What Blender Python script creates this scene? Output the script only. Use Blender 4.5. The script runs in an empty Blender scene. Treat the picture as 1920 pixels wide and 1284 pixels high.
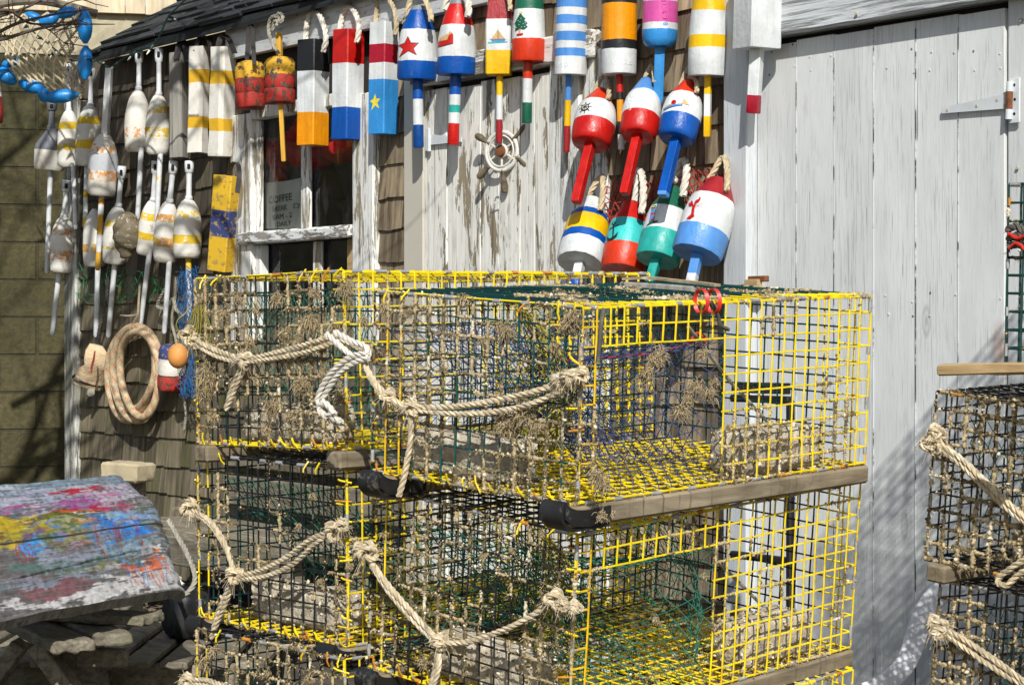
import bpy, bmesh, math, random
import numpy as np
from mathutils import Vector, Matrix, noise as mnoise

random.seed(7); np.random.seed(7)
R = math.radians
scene = bpy.context.scene
COL = scene.collection

# ------------------------------------------------------------------ camera, sky, sun, exposure
YAW, PITCH, EYE, D0, FPX = R(54), R(-0.17), 1.12, 7.5, 4000.0
CAM = np.array([D0*math.sin(YAW), -D0*math.cos(YAW), EYE])
cam = bpy.data.cameras.new('camera'); camo = bpy.data.objects.new('camera', cam); COL.objects.link(camo)
camo.location = CAM; camo.rotation_euler = (R(90)+PITCH, 0, YAW)
cam.sensor_width = 36; cam.lens = 36*FPX/1920; cam.clip_end = 500; cam.clip_start = .05
scene.camera = camo

SUN_AZ, SUN_EL = R(58), R(37)          # azimuth to the right of the wall's normal
SDIR = Vector((math.sin(SUN_AZ)*math.cos(SUN_EL), -math.cos(SUN_AZ)*math.cos(SUN_EL), math.sin(SUN_EL)))
w = bpy.data.worlds.new('World'); scene.world = w; w.use_nodes = True
nt = w.node_tree; bg = nt.nodes['Background']
sky = nt.nodes.new('ShaderNodeTexSky'); sky.sky_type = 'NISHITA'; sky.sun_disc = False
sky.sun_elevation = SUN_EL; sky.sun_rotation = math.atan2(SDIR.x, SDIR.y)
sky.dust_density = 1.2; sky.ozone_density = 1.0
nt.links.new(sky.outputs[0], bg.inputs[0]); bg.inputs[1].default_value = 0.085
sl = bpy.data.lights.new('sun', 'SUN'); so = bpy.data.objects.new('sun', sl); COL.objects.link(so)
sl.energy = 4.2; sl.angle = R(0.53); sl.color = (1, .98, .935)
so.rotation_euler = SDIR.to_track_quat('Z', 'Y').to_euler()
scene.view_settings.view_transform = 'Standard'; scene.view_settings.look = 'None'
scene.view_settings.exposure = 0.28; scene.view_settings.gamma = 1.0
scene.view_settings.use_curve_mapping = False
scene.cycles.transparent_max_bounces = 16

# ------------------------------------------------------------------ pixel helpers (photo pixels, 1920 wide)
FW = np.array([-math.sin(YAW)*math.cos(PITCH), math.cos(YAW)*math.cos(PITCH), math.sin(PITCH)])
RT = np.array([math.cos(YAW), math.sin(YAW), 0.0]); UP = np.cross(RT, FW)
def ray(x, y): return FW + RT*(x-960)/FPX + UP*(642-y)/FPX
def P(x, y, h=0.0):                    # point h metres in front of the shed wall
    d = ray(x, y); return CAM + d*((-h-CAM[1])/d[1])
def AT(x, y, dep): return CAM + ray(x, y)*dep
def DEP(p): return float((np.asarray(p)-CAM) @ FW)
def PR(p):
    d = np.asarray(p)-CAM; z = d @ FW
    return 960+FPX*(d @ RT)/z, 642-FPX*(d @ UP)/z
def ONP(x, y, o, n):                   # ray hits plane
    d = ray(x, y); return CAM + d*(((o-CAM) @ n)/(d @ n))
def WX(px, h=0.0): return P(px, 630, h)[0]
def nrm(v):
    v = np.asarray(v, float); return v/np.linalg.norm(v)

# ------------------------------------------------------------------ materials
SHED_X = (WX(137)+3.6)/2; STAIN = (P(1876, 655, .02)[0]-SHED_X, -.02, P(1876, 655, .02)[2])
MATS = {}
def base_mat(name):
    m = bpy.data.materials.new(name); m.use_nodes = True
    t = m.node_tree; b = t.nodes['Principled BSDF']; MATS[name] = m
    return m, t, b
def coords(t, stretch=(1, 1, 1)):
    tc = t.nodes.new('ShaderNodeTexCoord'); at = t.nodes.new('ShaderNodeAttribute'); at.attribute_name = 'seed'
    vm = t.nodes.new('ShaderNodeVectorMath'); vm.operation = 'MULTIPLY_ADD'
    cx = t.nodes.new('ShaderNodeCombineXYZ')
    for i in range(3): t.links.new(at.outputs['Fac'], cx.inputs[i])
    vm.inputs[1].default_value = (13.7, 29.3, 7.9)
    t.links.new(cx.outputs[0], vm.inputs[0]); t.links.new(tc.outputs['Object'], vm.inputs[2])
    mp = t.nodes.new('ShaderNodeVectorMath'); mp.operation = 'MULTIPLY'; mp.inputs[1].default_value = stretch
    t.links.new(vm.outputs[0], mp.inputs[0]); return mp.outputs[0]
def noise(t, vec, scale, detail=4, rough=.6, dist=0):
    n = t.nodes.new('ShaderNodeTexNoise'); n.inputs['Scale'].default_value = scale
    n.inputs['Detail'].default_value = detail; n.inputs['Roughness'].default_value = rough
    n.inputs['Distortion'].default_value = dist
    t.links.new(vec, n.inputs['Vector']); return n.outputs[0]
def ramp(t, fac, stops, interp='LINEAR'):
    r = t.nodes.new('ShaderNodeValToRGB'); r.color_ramp.interpolation = interp
    e = r.color_ramp.elements
    while len(e) < len(stops): e.new(.5)
    for i, (p, c) in enumerate(stops):
        e[i].position = p
        e[i].color = (c, c, c, 1) if isinstance(c, (int, float)) else (*c, 1)
    t.links.new(fac, r.inputs[0]); return r.outputs[0]
def mix(t, fac, a, b, mode='MIX'):
    m = t.nodes.new('ShaderNodeMix'); m.data_type = 'RGBA'; m.blend_type = mode
    if isinstance(fac, (int, float)): m.inputs[0].default_value = fac
    else: t.links.new(fac, m.inputs[0])
    for v, i in ((a, 6), (b, 7)):
        if isinstance(v, tuple): m.inputs[i].default_value = (*v, 1)
        else: t.links.new(v, m.inputs[i])
    return m.outputs[2]
def bumpn(t, b, h, strength, dist=.002):
    n = t.nodes.new('ShaderNodeBump'); n.inputs['Strength'].default_value = strength; n.inputs['Distance'].default_value = dist
    t.links.new(h, n.inputs['Height']); t.links.new(n.outputs[0], b.inputs['Normal'])
def seedvar(t, lo, hi):
    at = t.nodes.new('ShaderNodeAttribute'); at.attribute_name = 'seed'
    return ramp(t, at.outputs['Fac'], [(0, lo), (1, hi)])

def m_plain(name, c, rough=.6, var=.18, scale=12, stretch=(1, 1, 1), bump=.15, bscale=60, bdist=.002, spec=.5, grime=None, g_lo=.55, g_hi=.7, g_scale=20, seedlo=1.0, g_stretch=None, metal=0):
    m, t, b = base_mat(name); v = coords(t, stretch)
    n = noise(t, v, scale)
    lo = tuple(x*(1-var) for x in c); hi = tuple(min(1, x*(1+var)) for x in c)
    col = ramp(t, n, [(.3, lo), (.7, hi)])
    if seedlo < 1: col = mix(t, 1.0, col, seedvar(t, seedlo, 1.0), 'MULTIPLY')
    if grime:
        gv = coords(t, g_stretch) if g_stretch else v
        g = ramp(t, noise(t, gv, g_scale, 6, .65), [(g_lo, 0.), (g_hi, 1.)])
        col = mix(t, g, col, grime)
    t.links.new(col, b.inputs['Base Color']); b.inputs['Roughness'].default_value = rough
    b.inputs['Specular IOR Level'].default_value = spec; b.inputs['Metallic'].default_value = metal
    if bump: bumpn(t, b, noise(t, v, bscale, 5), bump, bdist)
    return m

def m_wood(name, c1, c2, stretch=(40, 40, 2.2), moss=None, crack=.0, rough=.85, bump=.5, seedlo=.55, paint=None, p_lo=.45, p_hi=.5, p_stretch=(9, 9, 1.6), p_scale=2.2, p_rough=.55, stain=None, bdist=.004):
    m, t, b = base_mat(name); v = coords(t, stretch)
    n = noise(t, v, 1.0, 8, .65, .6); n2 = noise(t, coords(t, (3, 3, 1)), 2.0)
    col = ramp(t, n, [(.3, c1), (.62, c2)])
    col = mix(t, 1.0, col, ramp(t, n2, [(.3, .72), (.7, 1.1)]), 'MULTIPLY')
    if seedlo < 1: col = mix(t, 1.0, col, seedvar(t, seedlo, 1.12), 'MULTIPLY')
    if moss:
        g = ramp(t, noise(t, coords(t, (3, 3, 2)), 1.4, 5), [(.5, 0.), (.72, .75)]); col = mix(t, g, col, moss)
    if stain:
        g = ramp(t, noise(t, coords(t, (30, 30, 1.5)), 1.0, 6), [(.52, 0.), (.66, .8)]); col = mix(t, g, col, stain)
    hgt = n
    if paint:
        pv = coords(t, p_stretch)
        pn0 = noise(t, pv, p_scale, 9, .72, .4); fl = t.nodes.new('ShaderNodeMath'); fl.operation = 'MULTIPLY_ADD'; fl.inputs[1].default_value = .16; t.links.new(noise(t, coords(t, tuple(q*4.5 for q in p_stretch)), 1.0, 4, .6), fl.inputs[0]); t.links.new(pn0, fl.inputs[2]); sb_ = t.nodes.new('ShaderNodeMath'); sb_.operation = 'SUBTRACT'; sb_.inputs[1].default_value = .08; t.links.new(fl.outputs[0], sb_.inputs[0]); pn = sb_.outputs[0]; msk = ramp(t, pn, [(p_lo, 0.), (p_hi, 1.)])
        pc = ramp(t, noise(t, coords(t, tuple(q*3.2 for q in p_stretch)), 1.0, 6), [(.32, tuple(x*.74 for x in paint)), (.52, paint)]); pc = mix(t, ramp(t, noise(t, coords(t, tuple(q*5.5 for q in p_stretch)), 1.0, 3, .5), [(.64, 0.), (.69, .7)]), pc, tuple(x*.28 for x in paint))
        col = mix(t, msk, col, pc)
        hg = t.nodes.new('ShaderNodeMath'); hg.operation = 'MULTIPLY_ADD'; hg.inputs[1].default_value = .8
        t.links.new(msk, hg.inputs[0]); t.links.new(n, hg.inputs[2]); hgt = hg.outputs[0]
    if crack:
        cr = ramp(t, noise(t, coords(t, (70, 70, 1.1)), 1.0, 3, .5), [(.60, 0.), (.70, crack)])
        col = mix(t, cr, col, tuple(x*.25 for x in c1))
    t.links.new(col, b.inputs['Base Color']); b.inputs['Roughness'].default_value = rough
    b.inputs['Specular IOR Level'].default_value = .3
    bumpn(t, b, hgt, bump, bdist); return m

def m_enamel(name, c, rough=.32, wear=.0):
    m, t, b = base_mat(name); v = coords(t, (1, 1, 1))
    n = noise(t, coords(t, (60, 60, 8)), 1.0, 5)
    col = ramp(t, n, [(.25, tuple(x*.84 for x in c)), (.7, tuple(min(1, x*1.08) for x in c))])
    n2 = ramp(t, noise(t, v, 9, 5), [(.35, .82), (.65, 1.05)]); col = mix(t, 1.0, col, n2, 'MULTIPLY')
    sp = ramp(t, noise(t, v, 170, 2), [(.68, 0.), (.74, .5)]); col = mix(t, sp, col, tuple(x*.3+.02 for x in c)); sc_ = ramp(t, noise(t, coords(t, (30, 30, 12)), 1.0, 7, .7), [(.675, 0.), (.695, .55)]); col = mix(t, sc_, col, tuple(x*.55+.10 for x in c))
    t.links.new(col, b.inputs['Base Color'])
    rr = ramp(t, noise(t, v, 30, 3), [(.3, rough*.8), (.7, min(1, rough*1.7))]); t.links.new(rr, b.inputs['Roughness'])
    b.inputs['Specular IOR Level'].default_value = .4; mx = t.nodes.new('ShaderNodeMath'); mx.operation = 'ADD'
    t.links.new(n, mx.inputs[0]); t.links.new(noise(t, v, 70, 4), mx.inputs[1])
    bumpn(t, b, mx.outputs[0], .5, .003); return m

def m_foam(name, c, band=None, wear=.5, alt=None):
    """weathered foam buoy skin; band colour chipped back to the foam"""
    m, t, b = base_mat(name); v = coords(t, (1, 1, 1))
    foam = ramp(t, noise(t, v, 14, 6, .65), [(.28, tuple(x*f for x, f in zip(c, (.66, .58, .46)))), (.45, tuple(x*.93 for x in c)), (.7, c)])
    sp = ramp(t, noise(t, v, 90, 3), [(.66, 0.), (.74, .6)]); foam = mix(t, sp, foam, (.2, .17, .12))
    g2 = ramp(t, noise(t, coords(t, (5, 5, 2.5)), 3, 6), [(.56, 0.), (.78, .6)]); foam = mix(t, g2, foam, (.40, .38, .34))
    col = foam
    if band:
        bc = band if not alt else ramp(t, noise(t, v, 12, 3), [(.45, band), (.58, alt)])
        msk = ramp(t, noise(t, v, 38, 7, .7), [(wear-.03, 0.), (wear+.02, 1.)])
        col = mix(t, msk, bc, foam) if isinstance(bc, tuple) else mix(t, msk, bc, foam)
    t.links.new(col, b.inputs['Base Color']); b.inputs['Roughness'].default_value = .75
    bumpn(t, b, noise(t, v, 45, 6), .45, .004); return m

WHITE = (.74, .77, .78)
for n_, c_ in dict(red=(.52, .010, .006), crimson=(.36, .008, .025), orange_red=(.60, .035, .006), white=(.66, .68, .675), blue=(.001, .075, .36), deep_blue=(.001, .055, .25),
                   sky_blue=(.035, .26, .62), mid_blue=(.075, .25, .62), cornflower=(.085, .26, .60), orange=(.80, .29, .002), yellow=(.80, .47, .003), black=(.016, .016, .018),
                   green=(.008, .11, .06), teal=(.02, .36, .31), turquoise=(.04, .48, .46), pink=(.62, .085, .33), dark_red=(.32, .015, .02), grey=(.22, .24, .26), tan=(.62, .40, .17), bright_yellow=(.9, .75, .05)).items():
    m_enamel('enamel_'+n_, c_)
E_ = lambda n: MATS['enamel_'+n]
FOAM = (.74, .715, .64)
m_foam('foam_white', FOAM)
m_foam('foam_yellow', FOAM, (.66, .44, .015), .60)
m_foam('foam_yellow_worn', FOAM, (.62, .43, .02), .52)
m_foam('foam_orange', FOAM, (.62, .30, .08), .56, (.64, .42, .03))
m_foam('foam_orange_worn', FOAM, (.60, .27, .08), .49)
m_foam('foam_grey', (.46, .48, .50)); m_foam('foam_dark', (.15, .16, .18))
m_foam('foam_red', (.07, .035, .022), (.36, .018, .010), .535)
m_foam('foam_amber', (.06, .045, .03), (.62, .34, .02), .54)
m_foam('foam_fender', (.55, .49, .37), (.16, .13, .08), .60)
m_foam('plank_mustard', (.36, .24, .07), (.62, .38, .015), .56)
m_foam('plank_navy', (.36, .25, .07), (.03, .045, .15), .57)
m_wood('stick_white', (.35, .34, .31), (.6, .6, .56), paint=(.72, .73, .71), p_lo=.3, p_hi=.42, seedlo=1, bump=.15)
m_plain('pipe_white', (.66, .68, .69), .55, .12, 20, grime=(.4, .36, .28), g_lo=.58, g_hi=.75, g_scale=14)
m_wood('stick_yellow', (.45, .25, .04), (.72, .42, .05), seedlo=1, bump=.2)
m_wood('gray_wood', (.16, .15, .13), (.36, .34, .30), crack=.8, seedlo=1)
m_plain('leather', (.02, .016, .013), .5, .4, 40)
m_plain('rubber_black', (.012, .012, .012), .55, .5, 30, grime=(.22, .19, .14), g_lo=.58, g_hi=.72, g_scale=25)
m_plain('rope_manila', (.50, .40, .25), .9, .25, 40, bump=.4, bscale=300, seedlo=.8)
m_plain('rope_white', (.62, .58, .50), .9, .2, 60, bump=.4, bscale=300, grime=(.06, .28, .24), g_lo=.70, g_hi=.73, g_scale=55)
m_plain('rope_bridle', (.56, .46, .30), .92, .5, 45, bump=.5, bscale=400, grime=(.66, .62, .52), g_lo=.54, g_hi=.7, g_scale=18, seedlo=.8)
m_plain('rope_grey', (.30, .28, .22), .95, .3, 40, bump=.5, bscale=300)
m_plain('rope_dark', (.10, .095, .08), .95, .4, 40, bump=.5, bscale=300)
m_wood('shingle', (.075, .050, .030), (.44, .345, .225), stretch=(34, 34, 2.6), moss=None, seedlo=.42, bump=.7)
m_wood('shingle_dark', (.035, .028, .02), (.16, .13, .095), stretch=(34, 34, 2.6), moss=(.07, .07, .03), seedlo=.45, bump=.8)  # old dark shingles, with some of the tree's shade put into the colour
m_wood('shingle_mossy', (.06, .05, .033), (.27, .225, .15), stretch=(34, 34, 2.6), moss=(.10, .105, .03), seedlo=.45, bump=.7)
m_wood('cedar', (.50, .40, .25), (.68, .58, .40), stretch=(30, 30, 1.4), seedlo=.7, bump=.3)
m_wood('roof_slate', (.018, .021, .024), (.075, .082, .088), stretch=(3.0, 60, 60), seedlo=.4, bump=.8)
def m_whiteboard(name, c, hair=.62, smut=.55, rough=.6, stain=False):
    m, t, b = base_mat(name)
    col = ramp(t, noise(t, coords(t, (5, 5, 1.3)), 1.6, 6, .65), [(.3, tuple(x*.86 for x in c)), (.62, c)])
    col = mix(t, 1.0, col, seedvar(t, .93, 1.03), 'MULTIPLY')
    g = noise(t, coords(t, (230, 230, 8)), 1.0, 4, .6)
    gm = noise(t, coords(t, (10, 10, 2.4)), 1.0, 4)
    gr = mix(t, 1.0, ramp(t, g, [(.53, 0.), (.68, hair)]), ramp(t, gm, [(.38, .25), (.62, 1.)]), 'MULTIPLY')
    col = mix(t, gr, col, (.24, .25, .25))
    cr = ramp(t, noise(t, coords(t, (95, 95, 4.5)), 1.0, 2, .4), [(.735, 0.), (.755, .7)]); col = mix(t, cr, col, (.10, .10, .095))
    ch = ramp(t, noise(t, coords(t, (60, 60, 11)), 1.0, 6, .7), [(.69, 0.), (.72, smut)]); col = mix(t, ch, col, (.22, .21, .18))
    wr = ramp(t, noise(t, coords(t, (16, 16, 3)), 1.0, 8, .72), [(.58, 0.), (.74, smut)]); col = mix(t, wr, col, (.36, .37, .37))
    kn = t.nodes.new('ShaderNodeTexVoronoi'); kn.inputs['Scale'].default_value = 1.0; t.links.new(coords(t, (6, 6, 2.2)), kn.inputs['Vector'])
    kd = ramp(t, kn.outputs['Distance'], [(.0, .75), (.06, .55), (.075, .1), (.10, .45), (.13, 0.)]); kr = ramp(t, noise(t, coords(t, (3, 3, 1.2)), 1.0, 2), [(.50, 0.), (.56, 1.)])
    col = mix(t, mix(t, 1.0, kd, kr, 'MULTIPLY'), col, (.26, .26, .24))
    if stain:                                   # red-brown rust run by the hinge jamb
        tc = t.nodes.new('ShaderNodeTexCoord'); vs_ = t.nodes.new('ShaderNodeVectorMath'); vs_.operation = 'SUBTRACT'; vs_.inputs[1].default_value = STAIN
        t.links.new(tc.outputs['Object'], vs_.inputs[0]); vm_ = t.nodes.new('ShaderNodeVectorMath'); vm_.operation = 'MULTIPLY'; vm_.inputs[1].default_value = (16, 2, 5.5); t.links.new(vs_.outputs[0], vm_.inputs[0])
        ln_ = t.nodes.new('ShaderNodeVectorMath'); ln_.operation = 'LENGTH'; t.links.new(vm_.outputs[0], ln_.inputs[0]); sn_ = t.nodes.new('ShaderNodeMath'); sn_.operation = 'MULTIPLY_ADD'; sn_.inputs[1].default_value = .9
        t.links.new(noise(t, coords(t, (14, 14, 5)), 1.0, 5), sn_.inputs[0]); t.links.new(ln_.outputs['Value'], sn_.inputs[2])
        sr_ = ramp(t, sn_.outputs[0], [(.55, .75), (1.25, 0.)]); col = mix(t, sr_, col, (.40, .21, .16))
    t.links.new(col, b.inputs['Base Color']); b.inputs['Roughness'].default_value = rough; b.inputs['Specular IOR Level'].default_value = .3
    ad = t.nodes.new('ShaderNodeMath'); ad.operation = 'ADD'; t.links.new(g, ad.inputs[0]); t.links.new(noise(t, coords(t, (35, 35, 12)), 1.0, 5), ad.inputs[1])
    bumpn(t, b, ad.outputs[0], .35, .0022)
m_plain('seam_shade_nail', (.09, .085, .075), .95, .3, 40, bump=0, grime=(.60, .63, .63), g_lo=.42, g_hi=.50, g_scale=1.0, g_stretch=(8, 8, 9))  # shade of the door's plank gaps as a dark colour; nail heads share it
m_whiteboard('white_plank', (.725, .74, .722), stain=True)
m_whiteboard('pilaster', (.60, .63, .645), .8, .8)
m_wood('peeling_plank', (.15, .115, .07), (.34, .28, .19), paint=(.76, .745, .68), p_lo=.425, p_hi=.436, p_stretch=(15, 15, 2.3), p_scale=1.0, crack=.5, seedlo=.9, bump=1.0)
m_wood('peeling_trim', (.17, .14, .09), (.40, .35, .25), paint=(.74, .74, .70), p_lo=.452, p_hi=.464, p_stretch=(30, 30, 3.2), p_scale=1.0, crack=.5, seedlo=.95, bump=.9)
m_wood('peeling_sill', (.13, .12, .10), (.32, .30, .26), stretch=(2.2, 40, 40), paint=(.74, .75, .73), p_lo=.46, p_hi=.49, p_stretch=(8, 30, 30), p_scale=1.2, seedlo=1, bump=.9)
m_wood('peeling_beam', (.12, .10, .07), (.30, .25, .18), stretch=(2.2, 40, 40), paint=(.70, .69, .63), p_lo=.46, p_hi=.48, p_stretch=(2.4, 24, 24), p_scale=1.2, seedlo=1, bump=.9)
m_wood('header_board', (.10, .10, .10), (.40, .41, .41), stretch=(2.6, 90, 90), paint=(.64, .67, .68), p_lo=.42, p_hi=.52, p_stretch=(2.2, 70, 70), p_scale=1.0, crack=.0, seedlo=1, bump=.8)
m_wood('fascia_board', (.2, .2, .19), (.42, .42, .40), stretch=(2, 40, 40), paint=(.58, .60, .60), p_lo=.34, p_hi=.42, p_stretch=(3, 20, 20), p_scale=1.0, seedlo=1, bump=.3)
m_wood('corner_post', (.14, .135, .115), (.33, .32, .27), moss=(.16, .165, .06), paint=(.55, .55, .50), p_lo=.50, p_hi=.53, p_stretch=(30, 30, 3), p_scale=1.0, seedlo=1, bump=.8)
m_plain('trim_beige', (.52, .49, .41), .55, .05, 5, bump=.05)
m_wood('old_plank', (.10, .085, .06), (.33, .29, .215), stretch=(9, 42, 60), moss=(.14, .14, .07), seedlo=.7, bump=.8, crack=.6)
m_wood('runner_wood', (.15, .115, .07), (.34, .28, .19), stretch=(30, 2.5, 30), seedlo=.8, bump=.7, crack=.6)
m_wood('stud_wood', (.30, .19, .08), (.52, .37, .19), stretch=(3, 40, 40), seedlo=1, bump=.5)
m_wood('log_bark', (.10, .085, .06), (.26, .22, .16), stretch=(14, 14, 3), seedlo=1, bump=.8)
m_plain('twig', (.09, .062, .045), .9, .3, 20)
m_plain('rust', (.16, .055, .018), .9, .5, 40, bump=.5)
m_plain('hinge_white', (.60, .63, .64), .5, .1, 20, grime=(.35, .14, .03), g_lo=.66, g_hi=.72, g_scale=14)
m_plain('screw', (.45, .40, .30), .5, .3, 80)
m_plain('iron_ring', (.60, .58, .52), .5, .15, 40, grime=(.45, .22, .06), g_lo=.60, g_hi=.70, g_scale=30)
m_wood('grip_wood', (.07, .05, .03), (.24, .19, .12), stretch=(40, 40, 40), seedlo=.8, bump=.5)
m_plain('galvanized', (.34, .36, .38), .45, .3, 30, metal=.6)
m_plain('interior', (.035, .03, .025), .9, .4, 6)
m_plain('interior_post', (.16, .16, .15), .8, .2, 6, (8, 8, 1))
m_plain('paper', (.80, .77, .66), .9, .12, 9, bump=.1, grime=(.40, .34, .22), g_lo=.58, g_hi=.8, g_scale=6)
m_plain('ink', (.04, .04, .045), .9, .3, 50, bump=0)
m_plain('red_cloth', (.50, .012, .014), .6, .4, 25, bump=.6, bscale=30, bdist=.01)
m_plain('black_oilskin', (.008, .008, .009), .5, .3, 20)
m_plain('blue_float', (.012, .23, .60), .38, .25, 16, (1, 1, 1), grime=(.20, .46, .62), g_lo=.62, g_hi=.74, g_scale=18)
m_plain('net_twine', (.58, .49, .33), .95, .2, 60)
m_plain('net_blue', (.03, .05, .13), .8, .4, 60)
m_plain('net_bright_blue', (.010, .10, .28), .8, .35, 40)
m_plain('net_green', (.012, .13, .085), .8, .4, 60)
m_plain('net_lime', (.03, .26, .10), .8, .4, 60)
m_plain('net_olive', (.34, .29, .05), .85, .4, 60)
m_plain('net_red', (.34, .03, .02), .85, .35, 60)
m_plain('wire_cord_green', (.006, .035, .028), .5, .2, 60)
m_plain('canvas_glove', (.62, .46, .28), .95, .2, 25, bump=.8, bscale=35, bdist=.01, grime=(.32, .22, .12), g_lo=.52, g_hi=.72, g_scale=16)
m_plain('glove_red', (.28, .05, .03), .9, .3, 40)
m_plain('float_orange', (.62, .26, .06), .6, .15, 20)
m_plain('plastic_white', (.86, .87, .88), .45, .1, 7, bump=.08, bscale=20, grime=(.32, .32, .31), g_lo=.55, g_hi=.8, g_scale=5)
m_plain('plastic_black', (.012, .012, .013), .5, .4, 20)
m_plain('strap_red', (.60, .03, .02), .45, .2, 30)
m_plain('brick_ballast', (.44, .38, .28), .95, .35, 30, bump=1, bscale=60, bdist=.01, grime=(.60, .55, .44), g_lo=.5, g_hi=.62, g_scale=45)
m_plain('stone_block', (.42, .35, .22), .9, .2, 15, bump=.6, grime=(.62, .58, .48), g_lo=.58, g_hi=.66, g_scale=14)
m_plain('crust_tan', (.40, .315, .175), .95, .45, 70, bump=.8, bscale=150)
m_plain('crust_white', (.64, .57, .43), .9, .25, 70, bump=.6, bscale=150)
m_plain('crust_brown', (.15, .115, .055), .95, .4, 70, bump=.8, bscale=150)
m_plain('weed', (.34, .265, .15), 1.0, .4, 30, bump=0)
m_plain('weed_red', (.12, .05, .03), 1.0, .4, 30, bump=0)
GR = (.34, .28, .19)
def wire(name, c, lo, hi, sc=26): m_plain('wire_'+name, c, .38, .22, 30, bump=.3, bscale=150, bdist=.002, grime=GR, g_lo=lo, g_hi=hi, g_scale=sc)
wire('yellow', (.82, .62, .010), .60, .70); wire('amber', (.76, .48, .010), .56, .66); wire('black', (.010, .012, .014), .60, .70)
wire('teal', (.004, .060, .058), .62, .72); wire('dark_green', (.004, .040, .036), .66, .76); wire('blackened', (.016, .014, .012), .54, .64)
m_plain('clip_metal', (.42, .43, .43), .45, .3, 60, metal=.4)
m_plain('clip_rust', (.50, .20, .02), .8, .4, 60)
m_plain('tree_bark', (.12, .10, .08), .95, .3, 20, bump=.8)
m_plain('leaf_litter', (.10, .075, .045), 1, .5, 30)
m_plain('leaf_green', (.05, .14, .02), .6, .3, 30)
def m_ground():
    m, t, b = base_mat('ground'); v = coords(t)
    c = ramp(t, noise(t, v, 9, 8, .7), [(.3, (.035, .028, .02)), (.55, (.10, .08, .055)), (.75, (.17, .145, .11))])
    t.links.new(c, b.inputs['Base Color']); b.inputs['Roughness'].default_value = 1
    bumpn(t, b, noise(t, v, 40, 8, .7), 1, .02)
m_ground()
def m_block():
    m, t, b = base_mat('block_wall'); tc = t.nodes.new('ShaderNodeTexCoord')
    br = t.nodes.new('ShaderNodeTexBrick'); br.offset = .5
    mp = t.nodes.new('ShaderNodeMapping'); t.links.new(tc.outputs['UV'], mp.inputs[0])
    br.inputs['Scale'].default_value = 1; br.inputs['Brick Width'].default_value = .406; br.inputs['Row Height'].default_value = .203
    br.inputs['Mortar Size'].default_value = .011; br.inputs['Mortar Smooth'].default_value = .5
    br.inputs['Color1'].default_value = (.115, .095, .04, 1); br.inputs['Color2'].default_value = (.09, .075, .032, 1); br.inputs['Mortar'].default_value = (.065, .055, .025, 1)
    t.links.new(mp.outputs[0], br.inputs['Vector']); v = coords(t)
    c = mix(t, ramp(t, noise(t, v, 1.6, 6), [(.35, 0.), (.65, .8)]), br.outputs['Color'], (.05, .048, .014))
    c = mix(t, ramp(t, noise(t, v, 30, 6, .7), [(.40, 0.), (.62, .65)]), c, (.03, .028, .015))
    c = mix(t, ramp(t, noise(t, v, 60, 4, .7), [(.63, 0.), (.72, .4)]), c, (.22, .21, .13))
    t.links.new(c, b.inputs['Base Color']); b.inputs['Roughness'].default_value = .95
    ad = t.nodes.new('ShaderNodeMath'); ad.operation = 'SUBTRACT'
    t.links.new(noise(t, v, 50, 6), ad.inputs[0]); t.links.new(br.outputs['Fac'], ad.inputs[1])
    bumpn(t, b, ad.outputs[0], .8, .01)
m_block()
def m_stucco():
    m_plain('stucco', (.42, .37, .25), .95, .2, 8, bump=.6, bscale=60, bdist=.006)
m_stucco()
def m_glass():
    m, t, b = base_mat('pane_glass'); t.nodes.remove(b)
    o = t.nodes['Material Output']; tr = t.nodes.new('ShaderNodeBsdfTransparent'); gl = t.nodes.new('ShaderNodeBsdfGlossy'); gl.inputs['Roughness'].default_value = .03
    df = t.nodes.new('ShaderNodeBsdfDiffuse'); df.inputs[0].default_value = (.35, .35, .33, 1)
    tr.inputs[0].default_value = (.9, .92, .92, 1)
    fr = t.nodes.new('ShaderNodeFresnel'); m1 = t.nodes.new('ShaderNodeMixShader'); m2 = t.nodes.new('ShaderNodeMixShader')
    t.links.new(fr.outputs[0], m1.inputs[0]); t.links.new(tr.outputs[0], m1.inputs[1]); t.links.new(gl.outputs[0], m1.inputs[2])
    d = ramp(t, noise(t, coords(t, (6, 6, 3)), 3, 6), [(.45, 0.), (.8, .10)])
    t.links.new(d, m2.inputs[0]); t.links.new(m1.outputs[0], m2.inputs[1]); t.links.new(df.outputs[0], m2.inputs[2])
    t.links.new(m2.outputs[0], o.inputs[0])
m_glass()
def m_vcol(name, rough=.6, bump=.4):
    m, t, b = base_mat(name); a = t.nodes.new('ShaderNodeAttribute'); a.attribute_name = 'Col'
    c = mix(t, 1.0, a.outputs['Color'], ramp(t, noise(t, coords(t), 60, 6), [(.3, .75), (.7, 1.12)]), 'MULTIPLY')
    t.links.new(c, b.inputs['Base Color']); b.inputs['Roughness'].default_value = rough
    bumpn(t, b, noise(t, coords(t, (1, 1, 1)), 70, 6), bump, .006); return m
m_vcol('splattered_paint'); m_vcol('braid')

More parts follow.
